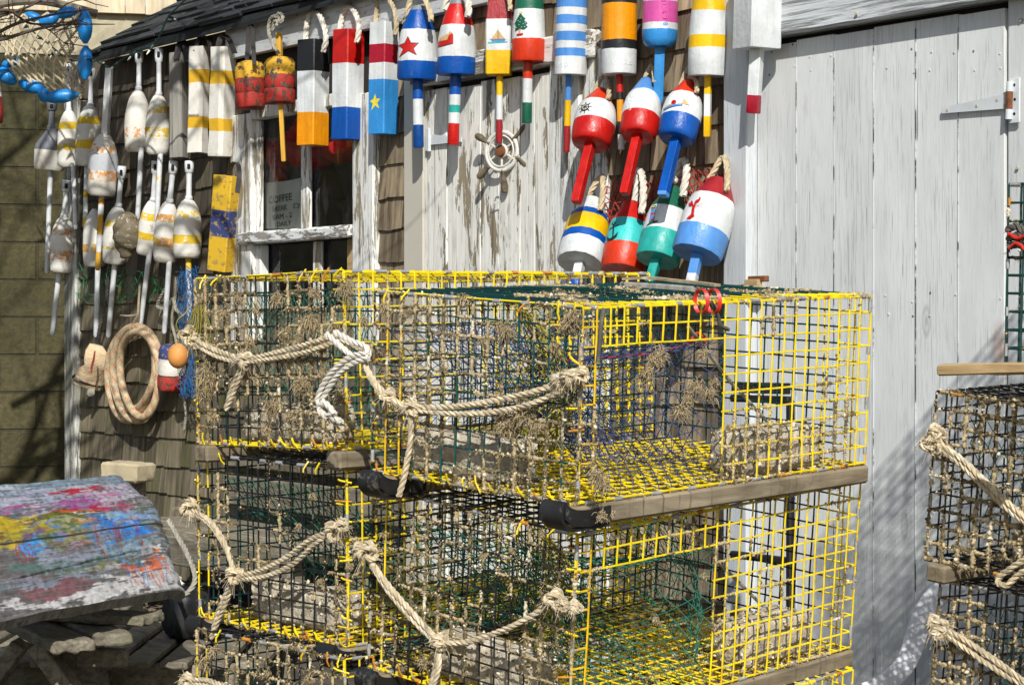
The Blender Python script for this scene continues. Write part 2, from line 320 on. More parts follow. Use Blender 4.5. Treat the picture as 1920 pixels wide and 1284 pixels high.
# ------------------------------------------------------------------ mesh builder
ICO = None
class MB:
    def __init__(s): s.v = []; s.f = []; s.m = []; s.sd = []; s.nv = 0; s.colv = None
    def add(s, vs, fs, mi=0, seed=0.0):
        vs = np.asarray(vs, float).reshape(-1, 3); o = s.nv
        s.v.append(vs); s.nv += len(vs)
        s.sd.append(np.full(len(vs), seed))
        for f in fs: s.f.append(tuple(i+o for i in f))
        if isinstance(mi, int): s.m += [mi]*len(fs)
        else: s.m += list(mi)
    def box(s, c, size, rot=None, mi=0, seed=0.0, jit=0.0, taper=None):
        sx, sy, sz = [q/2 for q in size]
        vs = np.array([[a*sx, b_*sy, c_*sz] for c_ in (-1, 1) for b_ in (-1, 1) for a in (-1, 1)])
        if taper is not None: vs[4:, 1] *= taper
        if jit: vs += np.random.uniform(-jit, jit, vs.shape)
        if rot is not None: vs = vs @ np.asarray(rot).T
        s.add(vs+np.asarray(c), [(0, 2, 3, 1), (4, 5, 7, 6), (0, 1, 5, 4), (2, 6, 7, 3), (0, 4, 6, 2), (1, 3, 7, 5)], mi, seed)
    def bbox(s, c, size, rot=None, mi=0, seed=0.0, bev=.003, n=(1, 1, 1), jit=0.0):
        """box with chamfered edges, optionally subdivided and roughened"""
        bm = bmesh.new(); bmesh.ops.create_cube(bm, size=1.0)
        bmesh.ops.scale(bm, vec=size, verts=bm.verts)
        if bev: bmesh.ops.bevel(bm, geom=list(bm.edges), offset=bev, segments=1, affect='EDGES')
        if max(n) > 1:
            for _ in range(max(n)-1): bmesh.ops.subdivide_edges(bm, edges=[e for e in bm.edges if e.calc_length() > min(size)*.3], cuts=1, use_grid_fill=True)
        vs = np.array([v.co[:] for v in bm.verts]); bm.verts.index_update()
        fs = [[v.index for v in f.verts] for f in bm.faces]; bm.free()
        if jit:
            for i in range(len(vs)):
                vs[i] += jit*np.array(mnoise.noise_vector(Vector(vs[i]*40+seed*77)))
        if rot is not None: vs = vs @ np.asarray(rot).T
        s.add(vs+np.asarray(c), fs, mi, seed)
    def tube(s, pts, r, n=6, mi=0, closed=False, cap=True, seed=0.0, flat=None):
        pts = np.asarray(pts, float); k = len(pts)
        if k < 2: return
        rr = np.full(k, r) if np.isscalar(r) else np.asarray(r, float)
        tg = np.zeros_like(pts)
        if closed: tg = np.roll(pts, -1, 0)-np.roll(pts, 1, 0)
        else: tg[1:-1] = pts[2:]-pts[:-2]; tg[0] = pts[1]-pts[0]; tg[-1] = pts[-1]-pts[-2]
        tg /= (np.linalg.norm(tg, axis=1, keepdims=True)+1e-12)
        ref = np.array([0, 0, 1.0]) if abs(tg[0][2]) < .9 else np.array([1.0, 0, 0])
        if flat is not None: ref = np.asarray(flat, float)
        u = np.cross(tg[0], ref); u /= np.linalg.norm(u)+1e-12
        an = np.arange(n)*2*math.pi/n + math.pi/n; ca, sa = np.cos(an), np.sin(an)
        out = np.empty((k, n, 3))
        for i in range(k):
            u = u-(u@tg[i])*tg[i]; u /= np.linalg.norm(u)+1e-12; w_ = np.cross(tg[i], u)
            out[i] = pts[i]+rr[i]*(ca[:, None]*u+sa[:, None]*w_)
        fs = []
        for i in range(k if closed else k-1):
            a, b = i*n, ((i+1) % k)*n
            for j in range(n): fs.append((a+j, a+(j+1) % n, b+(j+1) % n, b+j))
        if cap and not closed: fs.append(tuple(range(n-1, -1, -1))); fs.append(tuple((k-1)*n+j for j in range(n)))
        s.add(out.reshape(-1, 3), fs, mi, seed)
    def ribbon(s, pts, wid, th, side, mi=0, seed=0.0):
        """flat strap along pts; side = width direction"""
        pts = np.asarray(pts, float); side = nrm(side); k = len(pts); vs = []
        for i in range(k):
            t = pts[min(i+1, k-1)]-pts[max(i-1, 0)]; nn = np.cross(t, side); nn /= np.linalg.norm(nn)+1e-12
            wd = wid if np.isscalar(wid) else wid[i]
            for a, b in ((-1, -1), (1, -1), (1, 1), (-1, 1)): vs.append(pts[i]+side*wd/2*a+nn*th/2*b)
        fs = [(3, 2, 1, 0), tuple((k-1)*4+j for j in range(4))]
        for i in range(k-1):
            for j in range(4): fs.append((i*4+j, i*4+(j+1) % 4, (i+1)*4+(j+1) % 4, (i+1)*4+j))
        s.add(vs, fs, mi, seed)
    def rope(s, pts, rad, pitch=None, mi=0, seed=0.0, closed=False, strands=3):
        """laid rope: three strands twisted about a smooth path"""
        pts = spline(pts, max(2, int(1)), closed=closed) if len(pts) < 40 else np.asarray(pts, float)
        pitch = pitch or rad*7
        pts = resample(pts, pitch/7)
        k = len(pts); tg = np.gradient(pts, axis=0); tg /= np.linalg.norm(tg, axis=1, keepdims=True)+1e-12
        ref = np.array([0, 0, 1.0]) if abs(tg[0][2]) < .9 else np.array([1.0, 0, 0])
        u = np.cross(tg[0], ref); U = np.empty_like(pts)
        for i in range(k):
            u = u-(u@tg[i])*tg[i]; u /= np.linalg.norm(u)+1e-12; U[i] = u
        W_ = np.cross(tg, U); ph = np.arange(k)*2*math.pi/7
        for q in range(strands):
            a = ph+q*2*math.pi/strands
            c = pts+rad*.5*(np.cos(a)[:, None]*U+np.sin(a)[:, None]*W_)
            s.tube(c, rad*.56, 5, mi, seed=seed+q*.13)
    def lathe(s, prof, o, a, e1, e2, sec, mi=0, seed=0.0, caps=True):
        """prof [(dist along a, radius)], sec = unit cross-section points; mi = int or list per ring gap"""
        n = len(sec); vs = []
        for d, r in prof:
            for (x, y) in sec: vs.append(o+a*d+r*(x*e1+y*e2))
        fs = []; ms = []
        for i in range(len(prof)-1):
            for j in range(n):
                fs.append((i*n+j, (i+1)*n+j, (i+1)*n+(j+1) % n, i*n+(j+1) % n)); ms.append(mi if isinstance(mi, int) else mi[i])
        if caps:
            fs.append(tuple(range(n))); ms.append(mi if isinstance(mi, int) else mi[0])
            k = (len(prof)-1)*n; fs.append(tuple(k+n-1-j for j in range(n))); ms.append(mi if isinstance(mi, int) else mi[-1])
        s.add(vs, fs, ms, seed)
    def lumps(s, cs, rs, mis):
        """many small rough pebbles"""
        global ICO
        if ICO is None:
            bm = bmesh.new(); bmesh.ops.create_icosphere(bm, subdivisions=1, radius=1); bm.verts.index_update()
            ICO = (np.array([v.co[:] for v in bm.verts]), [tuple(v.index for v in f.verts) for f in bm.faces]); bm.free()
        iv, fi = ICO; k = len(cs)
        if not k: return
        fa = np.array(fi)
        sc = np.random.uniform(.65, 1.35, (k, 12, 1))*np.random.uniform(.7, 1.3, (k, 1, 3))
        vs = iv[None]*sc*np.asarray(rs)[:, None, None]+np.asarray(cs)[:, None, :]
        o = s.nv; s.v.append(vs.reshape(-1, 3)); s.nv += k*12; s.sd.append(np.repeat(np.random.rand(k), 12))
        ff = (fa[None]+(np.arange(k)*12)[:, None, None]+o).reshape(-1, 3)
        s.f += [tuple(x) for x in ff.tolist()]; s.m += np.repeat(np.asarray(mis), 20).tolist()
    def build(s, name, mats, parent=None, smooth=35, label=None):
        me = bpy.data.meshes.new(name); V = np.concatenate(s.v) if s.v else np.zeros((0, 3))
        if parent is not None: V = V-np.array(WLOC[parent.name])
        me.from_pydata(V.tolist(), [], s.f)
        mats = mats if isinstance(mats, (list, tuple)) else [mats]
        for m in mats: me.materials.append(MATS[m] if isinstance(m, str) else m)
        me.polygons.foreach_set('material_index', s.m)
        at = me.attributes.new('seed', 'FLOAT', 'POINT'); at.data.foreach_set('value', np.concatenate(s.sd).astype(np.float32))
        if s.colv is not None:
            ca = me.color_attributes.new('Col', 'FLOAT_COLOR', 'POINT'); ca.data.foreach_set('color', np.asarray(s.colv, np.float32).ravel())
        if smooth:
            me.polygons.foreach_set('use_smooth', [True]*len(me.polygons)); me.set_sharp_from_angle(angle=R(smooth))
        me.update()
        ob = bpy.data.objects.new(name, me); COL.objects.link(ob)
        if parent is not None: ob.parent = parent; WLOC[ob.name] = WLOC[parent.name]
        else: WLOC[ob.name] = (0, 0, 0)
        if label: ob['label'] = label
        return ob
WLOC = {}
def resample(pts, step):
    pts = np.asarray(pts, float); d = np.r_[0, np.cumsum(np.linalg.norm(np.diff(pts, axis=0), axis=1))]
    n = max(2, int(d[-1]/step)+1); q = np.linspace(0, d[-1], n)
    return np.stack([np.interp(q, d, pts[:, i]) for i in range(3)], 1)
def spline(pts, _=0, closed=False, m=10):
    p = np.asarray(pts, float)
    if len(p) < 3 and not closed: return resample(p, np.linalg.norm(p[1]-p[0])/10)
    q = np.vstack([p[-1:], p, p[:2]]) if closed else np.vstack([2*p[0]-p[1], p, 2*p[-1]-p[-2]])
    out = []
    for i in range(1, len(q)-2):
        a, b, c, d = q[i-1:i+3]
        for t in np.linspace(0, 1, m, endpoint=False):
            out.append(.5*((2*b)+(c-a)*t+(2*a-5*b+4*c-d)*t*t+(3*b-a-3*c+d)*t**3))
    out.append(q[-2]); return np.array(out)
def thing(name, label, cat, loc, group=None):
    o = bpy.data.objects.new(name, None); o.empty_display_size = .05; COL.objects.link(o); o.location = [float(x) for x in loc]
    o['label'] = label; o['category'] = cat
    if group: o['group'] = group
    WLOC[o.name] = tuple(float(x) for x in loc); return o
def tag(o, label, cat, group=None):
    o['label'] = label; o['category'] = cat
    if group: o['group'] = group
    return o
def struct(o, kind='structure'): o['kind'] = kind; return o
def circ(n, ph=0): return [(math.cos(2*math.pi*i/n+ph), math.sin(2*math.pi*i/n+ph)) for i in range(n)]
def sqsec(ph=0, ch=.07):
    """square with small chamfers; corner radius 1, corners at ph+45+90k"""
    out = []
    for k in range(4):
        a = ph+math.pi/4+k*math.pi/2
        c0 = np.array([math.cos(a), math.sin(a)]); pv = np.array([math.cos(a-math.pi/2), math.sin(a-math.pi/2)]); nx = np.array([math.cos(a+math.pi/2), math.sin(a+math.pi/2)])
        out += [tuple(c0+(pv-c0)*ch), tuple(c0+(nx-c0)*ch)]
    return out

# ------------------------------------------------------------------ setting: ground
g = MB(); g.add([(-120, -120, 0), (120, -120, 0), (120, 120, 0), (-120, 120, 0)], [(0, 1, 2, 3)])
struct(g.build('ground', 'ground', smooth=0))
lt = MB()
for i in range(2600):
    _py = random.uniform(1090, 1300); _q = AT(random.uniform(-40, 430), _py, EYE*FPX/(_py-630)); x, y = _q[0], _q[1]
    a = random.uniform(0, 6.28); s_ = random.uniform(.012, .035); t1, t2 = random.uniform(-.5, .5), random.uniform(-.5, .5)
    c, s2 = math.cos(a)*s_, math.sin(a)*s_; z = random.uniform(.006, .03)
    lt.add([(x-c, y-s2, z), (x+s2*.45, y-c*.45, z+t1*s_), (x+c, y+s2, z+.01), (x-s2*.45, y+c*.45, z+t2*s_)], [(0, 1, 2, 3)], 1 if random.random() < .04 else 0, random.random())
o = lt.build('fallen_leaves', ['leaf_litter', 'leaf_green'], smooth=0); struct(o, 'stuff'); tag(o, 'dry brown leaf litter on the dark ground beside the traps', 'leaves')

# ------------------------------------------------------------------ the shed
XL = WX(137); XR = 3.6
OH = .10; ZE = P(400, 62, OH)[2]+.045                     # eave edge height
shed = thing('shed', 'weathered shingled fishing shed with peeling white window, plank doors and dark roof', 'shed', ((XL+XR)/2, 0, 0))
xw0, xw1 = WX(446), WX(714)                 # window casing outer
zwt, zsill, zwb = P(580, 196)[2], P(570, 440)[2], P(570, 640)[2]
xt0, xd0, xd1, xj = WX(769), WX(805), WX(1042), WX(1146)
xp0, xp1 = WX(1384), WX(1430)
zdt = P(920, 150)[2]                        # small door top
zdr = P(1690, 46, .02)[2]                   # big door top
def wallbox(mb, x0, x1, z0, z1, y0, y1, mi=0, seed=None, bev=.003, jit=.0):
    mb.bbox(((x0+x1)/2, (y0+y1)/2, (z0+z1)/2), (x1-x0, abs(y1-y0), z1-z0), mi=mi, seed=random.random() if seed is None else seed, bev=bev, jit=jit)
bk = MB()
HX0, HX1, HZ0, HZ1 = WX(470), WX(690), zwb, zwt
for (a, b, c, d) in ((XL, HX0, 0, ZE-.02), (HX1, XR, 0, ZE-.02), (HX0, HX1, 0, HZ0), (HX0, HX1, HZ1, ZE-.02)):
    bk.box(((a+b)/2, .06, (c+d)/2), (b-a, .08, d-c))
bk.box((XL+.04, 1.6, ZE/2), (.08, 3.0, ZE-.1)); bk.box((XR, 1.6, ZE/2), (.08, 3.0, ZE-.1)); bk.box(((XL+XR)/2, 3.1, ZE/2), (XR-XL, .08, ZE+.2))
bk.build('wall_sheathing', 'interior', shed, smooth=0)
def shingles(mb, x0, x1, z0, z1, holes=(), course=.124, mossz=-1, lo=0):
    z = z0; k = 0
    while z < z1:
        x = x0-random.uniform(0, .1)
        while x < x1:
            wd = random.choice((.075, .09, .11, .125, .14, .165))*random.uniform(.9, 1.1); a, b = max(x, x0), min(x+wd-.004, x1); x += wd
            if b-a < .012: continue
            zm = z+course*.4; cut = zm > ZE-.06
            for (h0, h1, hz0, hz1) in holes:
                if hz0 < zm < hz1:
                    if a >= h0 and b <= h1: cut = True
                    elif a < h0 < b: b = h0-.002
                    elif a < h1 < b: a = h1+.002
            if cut or b-a < .008: continue
            zb = z+random.uniform(-.005, .004); zt = min(zb+course*1.5, ZE-.02); th = random.uniform(.010, .015); w0 = random.uniform(-.001, .002)
            sk = random.uniform(-.003, .003); tl = random.uniform(-.0035, .0035)
            vs = [(a, .015, zb+sk), (b, .015, zb-sk), (b, .015, zt), (a, .015, zt), (a, -th-w0, zb+sk+tl), (b, -th+w0, zb-sk+tl), (b, .004, zt), (a, .004, zt)]
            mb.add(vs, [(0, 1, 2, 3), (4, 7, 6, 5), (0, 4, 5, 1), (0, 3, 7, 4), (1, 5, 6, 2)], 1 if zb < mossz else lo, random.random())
        z += course*random.uniform(.97, 1.03); k += 1
sh = MB()
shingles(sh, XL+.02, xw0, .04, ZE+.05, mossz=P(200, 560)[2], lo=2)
shingles(sh, xw0, xw1, .04, zwb-.02, mossz=.9)
shingles(sh, xw1, xt0, .04, ZE+.05)
shingles(sh, xt0, xd1+.05, zdt+.1, ZE+.15)
shingles(sh, xd1, xp0, .04, ZE+.25, holes=[(xd1-1, xj, 0, zdt+.02)])
sh.build('shingle_wall', ['shingle', 'shingle_mossy', 'shingle_dark'], shed, smooth=0)
cp = MB(); wallbox(cp, XL-.035, XL+.095, 0, ZE+.0, .02, -.032, bev=.006); cp.build('corner_post', 'corner_post', shed)
# roof: steep slope of ragged dark courses
th_ = R(31); rl = P(166, 112, OH)[0]
rf = MB(); n_c = 24
for k in range(n_c):
    s0 = k*.09; y = -OH+s0*math.cos(th_); z = ZE+s0*math.sin(th_); x = rl
    while x < XR+.3:
        wd = random.uniform(.10, .34); tk = random.uniform(.008, .020); L = .15
        dz = random.uniform(-.004, .006); off = random.uniform(-.016, .016); c_, s_ = math.cos(th_), math.sin(th_)
        nx = np.array([0, -s_, c_]); al = np.array([0, c_, s_]); p0 = np.array([x, y, z+dz])+al*off; p1 = np.array([min(x+wd-.003, XR+.3), y, z+dz])+al*off*.3
        vs = [p0, p1, p1+al*L, p0+al*L, p0+nx*tk, p1+nx*tk, p1+al*L+nx*.004, p0+al*L+nx*.004]
        rf.add(vs, [(3, 2, 1, 0), (4, 5, 6, 7), (0, 1, 5, 4), (0, 4, 7, 3), (1, 2, 6, 5)], 0, random.random()); x += wd
rf.build('roof', 'roof_slate', shed, smooth=0)
db = MB(); L = n_c*.09+.1
db.add([(rl-.0, -OH+.01, ZE-.045), (XR+.3, -OH+.01, ZE-.045), (XR+.3, -OH+.01+L*math.cos(th_), ZE-.045+L*math.sin(th_)), (rl, -OH+.01+L*math.cos(th_), ZE-.045+L*math.sin(th_)),
        (rl, -OH+.01, ZE-.004), (XR+.3, -OH+.01, ZE-.004), (XR+.3, -OH+.01+L*math.cos(th_), ZE-.004+L*math.sin(th_)), (rl, -OH+.01+L*math.cos(th_), ZE-.004+L*math.sin(th_))],
       [(0, 1, 2, 3), (4, 7, 6, 5), (0, 4, 5, 1), (0, 3, 7, 4), (1, 2, 6, 5), (3, 2, 6, 7)])
db.build('roof_edge_board', 'roof_slate', shed, smooth=0)
fa = MB(); wallbox(fa, WX(440), WX(1010), P(564, 84, .03)[2], P(564, 20, .03)[2], -.014, -.045); fa.build('fascia', 'fascia_board', shed)
# window
def part(name, mat, parent, boxes, bev=.004, jit=0.0):
    m = MB()
    for (x0, x1, z0, z1, y0, y1) in boxes: wallbox(m, x0, x1, z0, z1, y0, y1, bev=bev, jit=jit)
    return m.build(name, mat, parent)
xg0, xg1 = WX(484), WX(675)
win = part('window_casing', 'peeling_trim', shed, [(xw0, xg0+.001, zwb, zwt, .02, -.036), (xg1-.001, xw1, zwb, zwt, .02, -.036), (xg0-.002, xg1+.002, zwt-.03, zwt+.02, .02, -.038)])
xm0, xm1 = WX(566), WX(579)
part('sash', 'peeling_trim', win, [(xm0, xm1, zsill+.015, zwt-.03, .018, -.006)])
part('sash', 'peeling_trim', win, [(xg0, xg0+.016, zsill, zwt-.03, .02, -.010)])
xn0, xn1 = WX(583), WX(596)
part('sash', 'peeling_trim', win, [(xn0, xn1, zwb, zsill-.03, .03, .008)])
part('sash', 'peeling_trim', win, [(xg0, WX(493), zwb, zsill-.03, .03, -.012)])
part('sash', 'stud_wood', win, [(WX(650), xg1, zwb, zsill-.03, .03, .0)])
part('sill', 'peeling_sill', win, [(WX(466), xg1+.0, zsill-.026, zsill+.022, .02, -.062)], bev=.008, jit=.003)
def gq(x0, x1, z0, z1, y): m_ = MB(); m_.add([(x0, y, z0), (x1, y, z0), (x1, y, z1), (x0, y, z1)], [(0, 1, 2, 3)]); return m_
gp = gq(xg0, xm0, zsill, zwt, .024); gp.build('pane', 'pane_glass', win, smooth=0)
gp = gq(xm1, xg1, zsill, zwt, .024); gp.build('pane', 'pane_glass', win, smooth=0)
gp = gq(xg0, xg1, zwb, zsill-.03, .036); gp.build('pane', 'pane_glass', win, smooth=0)
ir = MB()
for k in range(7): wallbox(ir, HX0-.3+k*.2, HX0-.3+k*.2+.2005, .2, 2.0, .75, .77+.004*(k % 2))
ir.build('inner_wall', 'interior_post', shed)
# small peeling door with trim, lintel, jamb
part('door_trim', 'trim_beige', shed, [(xt0, xd0-.002, 0, zdt+.05, .02, -.028)], bev=.002)
lz0, lz1 = P(1000, 126, .04)[2], P(1000, 75, .04)[2]
part('lintel', 'peeling_beam', shed, [(WX(788), WX(1128), lz0, lz1, .02, -.050)], bev=.006, jit=.002)
seams = [805, 846, 858, 911, 945, 985, 1012, 1042]
m = MB()
for a, b in zip(seams, seams[1:]):
    r_ = (a, b) in ((846, 858),)
    wallbox(m, WX(a)+.001, WX(b)-.001, .02, zdt-.01+random.uniform(-.006, .006), .01, -.016 if r_ else -.022+random.uniform(-.003, .002), bev=.002)
door = m.build('small_door', 'peeling_plank', shed)
part('door_jamb', 'peeling_trim', shed, [(xd1+.003, WX(1098), 0, zdt+.02, .01, -.030)])
part('door_jamb', 'peeling_trim', shed, [(WX(1100), xj, 0, zdt+.04, .01, -.020)])
# strap hinge on the small door
h = MB(); a = P(806, 262, .03); b = P(866, 262, .03)
h.add([a+(0, 0, .020), b+(0, 0, .008), b-(0, 0, .008), a-(0, 0, .020), a+(0, -.004, .020), b+(0, -.004, .008), b+(0, -.004, -.008), a+(0, -.004, -.020)], [(4, 7, 6, 5), (0, 4, 5, 1), (1, 5, 6, 2), (2, 6, 7, 3), (3, 7, 4, 0)])
h.bbox(P(801, 262, .034), (.02, .006, .085), bev=.001); h.tube([P(805, 242, .036), P(805, 284, .036)], .007, 8)
h.build('strap_hinge', 'hinge_white', door)
# pilaster and big plank door
part('pilaster', 'pilaster', shed, [(xp0, xp1-.004, 0, zdr+.5, .02, -.062)], bev=.004, jit=.0)
sm = [1430, 1503, 1574, 1648, 1727, 1807, 1894]
m = MB()
for a, b in zip(sm, sm[1:]):
    wallbox(m, WX(a)+.0011, WX(b)-.0011, .03, zdr+random.uniform(-.004, .004), .01, -.022+random.uniform(-.0007, .0007), bev=.0009)
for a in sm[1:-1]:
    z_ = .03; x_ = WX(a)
    m.box((x_, -.0222, (zdr+.03)/2-.004), (.0024, .0030, zdr-.06), mi=1)  # strip over the seam, coloured as the shade in the gap
for a, b in zip(sm, sm[1:]):
    for yy in (95, 130, 560, 585, 900, 930):
        for f_ in (.2, .8):
            if random.random() < .7: p_ = P(a+(b-a)*f_+random.uniform(-4, 4), yy+random.uniform(-12, 12), .0225); m.lathe([(0, .0035), (.0012, .003)], p_, np.array([0, -1., 0]), np.array([1., 0, 0]), np.array([0, 0, 1.]), circ(7), 1, .7)
bd = m.build('plank_door', ['white_plank', 'seam_shade_nail'], shed)
part('door_jamb', 'white_plank', shed, [(WX(1898), WX(1990), 0, zdr+.05, .01, -.020)])
hz = P(1690, 28, .06)[2]
part('header_board', 'header_board', shed, [(xp1-.05, XR, hz, hz+.30, .01, -.072)], bev=.003, jit=.001)
h = MB(); a = P(1768, 209, .03); b = P(1886, 194, .03)
z0_, z1_ = .010, .024
h.add([a+(0, 0, z0_), b+(0, 0, z1_), b-(0, 0, z1_*.6), a-(0, 0, z0_*.6), a+(0, -.004, z0_), b+(0, -.004, z1_), b+(0, -.004, -z1_*.6), a+(0, -.004, -z0_*.6)], [(4, 7, 6, 5), (0, 4, 5, 1), (1, 5, 6, 2), (2, 6, 7, 3), (3, 7, 4, 0)])
h.bbox(P(1903, 189, .032), (.034, .006, .118), bev=.001)
hg = h.build('strap_hinge', 'hinge_white', bd)
k = MB(); k.tube([P(1893, 173, .04), P(1892, 204, .04)], .009, 10); k.tube([P(1894, 153, .04), P(1893, 172, .04)], .0092, 10, 1); k.tube([P(1892, 205, .04), P(1891, 224, .04)], .0092, 10, 1)
k.build('hinge_knuckle', ['rust', 'hinge_white'], hg)
for (x, y) in ((1776, 207), (1831, 199), (1869, 188), (1884, 199), (1902, 160), (1903, 187), (1902, 214), (1913, 38), (1907, 315), (1605, 26), (1768, 4)):
    k = MB(); p = P(x, y, .034 if 1890 > x > 1760 or 1900 <= x < 1904 else (.078 if y < 30 else .026)); k.lathe([(0, .006), (.003, .0045)], p+np.array([0, .002, 0]), np.array([0, -1., 0]), np.array([1., 0, 0]), np.array([0, 0, 1.]), circ(8)); k.build('screw', 'screw', bd)
lb = MB(); lb.bbox(P(1422, 523, .08), (.075, .02, .018), bev=.002); lb.bbox(P(1412, 530, .09), (.06, .02, .02), bev=.002, mi=1); lb.build('door_latch', ['rust', 'stud_wood'], bd)

# things seen through the window
def blob(name, label, cat, chain, mat, jit=.012, seed=0.):
    m = MB(); pts = np.array([c[0] for c in chain]); rr = [c[1] for c in chain]
    sp = spline(pts, m=8); q = np.interp(np.linspace(0, 1, len(sp)), np.linspace(0, 1, len(rr)), rr)
    q[0] *= .35; q[-1] *= .35
    m.tube(sp, q, 14); V = m.v[0]
    for i in range(len(V)): V[i] += jit*np.array(mnoise.noise_vector(Vector(V[i]*28+seed)))
    o = m.build(name, mat, smooth=80); return tag(o, label, cat)
blob('hanging_glove', 'red rubbery mitten hanging behind the left window pane above the paper sign', 'glove', [(P(512, 262, -.08), .03), (P(513, 285, -.08), .05), (P(522, 305, -.08), .045), (P(525, 330, -.08), .03), (P(526, 338, -.08), .02)], 'red_cloth')
blob('red_sleeve', 'red oilcloth sleeve hanging slantwise behind the window mullion', 'clothing', [(P(575, 222, -.14), .03), (P(556, 262, -.14), .055), (P(560, 290, -.13), .055), (P(600, 295, -.13), .05), (P(622, 283, -.13), .02)], 'red_cloth', seed=3)
blob('red_float', 'shiny red float behind the right window pane', 'float', [(P(612, 275, -.08), .02), (P(628, 280, -.08), .055), (P(650, 276, -.08), .065), (P(672, 262, -.08), .04)], 'red_cloth', jit=.006, seed=5)
m = MB()
prof = [(0, .03), (.06, .05), (.16, .10), (.5, .135), (.62, .14), (.66, .03)]
m.lathe(prof, P(616, 296, -.32), np.array([0, 0, -1.]), np.array([1., 0, 0]), np.array([0, .5, 0]), [(math.cos(t)*(1+.1*math.sin(5*t)), math.sin(t)*(1+.12*math.cos(4*t))) for t in np.linspace(0, 6.283, 24, endpoint=False)])
tag(m.build('oilskin_coat', 'black_oilskin', smooth=60), 'black oilskin coat hanging in the dark room behind the right pane', 'coat')
# paper sign
sg = thing('paper_sign', 'handwritten paper coffee sign behind the left window pane', 'sign', P(528, 425, -.036))
c = [P(487, 346, -.034), P(566, 334, -.030), P(566, 428, -.030), P(490, 430, -.032)]
m = MB(); N = 12; vs = []
for j in range(N+1):
    for i in range(N+1):
        u, v = i/N, j/N; p = (1-v)*((1-u)*c[0]+u*c[1])+v*((1-u)*c[3]+u*c[2])
        vs.append(p+np.array([0, .003*math.sin(u*5+v*2), .002*math.sin(u*7)]))
m.add(vs, [(j*(N+1)+i, j*(N+1)+i+1, (j+1)*(N+1)+i+1, (j+1)*(N+1)+i) for j in range(N) for i in range(N)])
m.build('paper_sheet', 'paper', sg, smooth=80)
FONTC = [0]
def text_mesh(txt, ext=0.0):
    cu = bpy.data.curves.new('lettering', 'FONT'); cu.body = txt; cu.align_x = 'CENTER'; cu.align_y = 'CENTER'; cu.size = 1; cu.extrude = ext; cu.resolution_u = 3
    ob = bpy.data.objects.new('lettering', cu); COL.objects.link(ob); bpy.context.view_layer.update()
    me = bpy.data.meshes.new_from_object(ob); V = np.array([v.co[:] for v in me.vertices]); F = [tuple(p.vertices) for p in me.polygons]
    bpy.data.objects.remove(ob); bpy.data.curves.remove(cu); bpy.data.meshes.remove(me); return V, F
def sign_text(mb, txt, cx, cy, sx, sy, rot=0):
    V, F = text_mesh(txt); V = V.copy(); V[:, 0] *= sx; V[:, 1] *= sy; a = R(rot); X = V[:, 0]*math.cos(a)-V[:, 1]*math.sin(a); Y = V[:, 0]*math.sin(a)+V[:, 1]*math.cos(a)
    o, r_, d_ = None, None, None
    r_ = P(cx+10, cy-1, -.0265)-P(cx, cy, -.0265); r_ = r_/10; d_ = P(cx, cy+10, -.0265)-P(cx, cy, -.0265); d_ = d_/10
    o = P(cx, cy, -.0265); mb.add([o+x*r_-y*d_ for x, y in zip(X, Y)], F)
m = MB()
sign_text(m, 'COFFEE', 525, 373, 13, 19, 4); sign_text(m, 'BREAK', 524, 391, 9.5, 15, 3); sign_text(m, '8AM - 2', 529, 406, 11, 14, 3); sign_text(m, 'DAILY', 532, 420, 10, 13, 2)
for (x0, y0, x1, y1) in ((551, 382, 551, 388), (551, 382, 559, 382), (559, 382, 559, 388), (549, 389.5, 563, 389), (559, 383, 562, 383), (562, 383, 562, 387)):
    m.tube([P(x0, y0, -.0265), P(x1, y1, -.0265)], .0012, 4)
m.build('lettering', 'ink', sg, smooth=0)

# ------------------------------------------------------------------ neighbouring house (block foundation, stucco band, cedar shingles)
hc = AT(70, 630, 11.6); a = R(14); hu = nrm(RT*math.cos(a)+np.array([FW[0], FW[1], 0])*math.sin(a)); hn = np.array([hu[1], -hu[0], 0])
def HP(px, py): return ONP(px, py, hc, hn)
zs0 = HP(205, 105)[2]; zs1 = HP(205, 26)[2]
house = thing('neighbour_house', 'old house beyond the shed with mossy block foundation and pale cedar shingles', 'house', (hc[0], hc[1], 0))
def hq(name, mat, z0, z1, off, u0=-4, u1=2.7):
    m = MB(); b0 = hc+hn*off; pts = [(u0, z0), (u1, z0), (u1, z1), (u0, z1)]
    vs = [np.array([b0[0]+hu[0]*u, b0[1]+hu[1]*u, z]) for u, z in pts]; m.add(vs+[v-hn*.2 for v in vs], [(0, 1, 2, 3), (3, 2, 6, 7), (0, 4, 5, 1), (4, 7, 6, 5)])
    ob = m.build(name, mat, house, smooth=0); uv = ob.data.uv_layers.new(name='UVMap')
    for li, lp in enumerate(ob.data.loops):
        u, z = (pts*2)[lp.vertex_index]; uv.data[li].uv = (u, z)
    return ob
hq('foundation_wall', 'block_wall', -.02, zs0, 0.0); hq('stucco_band', 'stucco', zs0, zs1+.05, -.01)
m = MB(); z = zs1
for k in range(9):
    u = -4
    while u < 2.6:
        wd = random.uniform(.10, .24); b0 = hc+hu*u; b1 = hc+hu*(u+wd-.003); zz = z+random.uniform(-.003, .003); o0, o1 = hn*.035, hn*.012
        vs = [np.array([q[0], q[1], 0])+o_+np.array([0, 0, hh]) for q, o_, hh in ((b0, o0, zz), (b1, o0, zz), (b1, o1, zz+.19), (b0, o1, zz+.19), (b0, -o0, zz), (b1, -o0, zz))]
        m.add(vs, [(0, 1, 2, 3), (4, 5, 1, 0)], 0, random.random()); u += wd
    z += .15
m.build('shingle_siding', 'cedar', house, smooth=0)

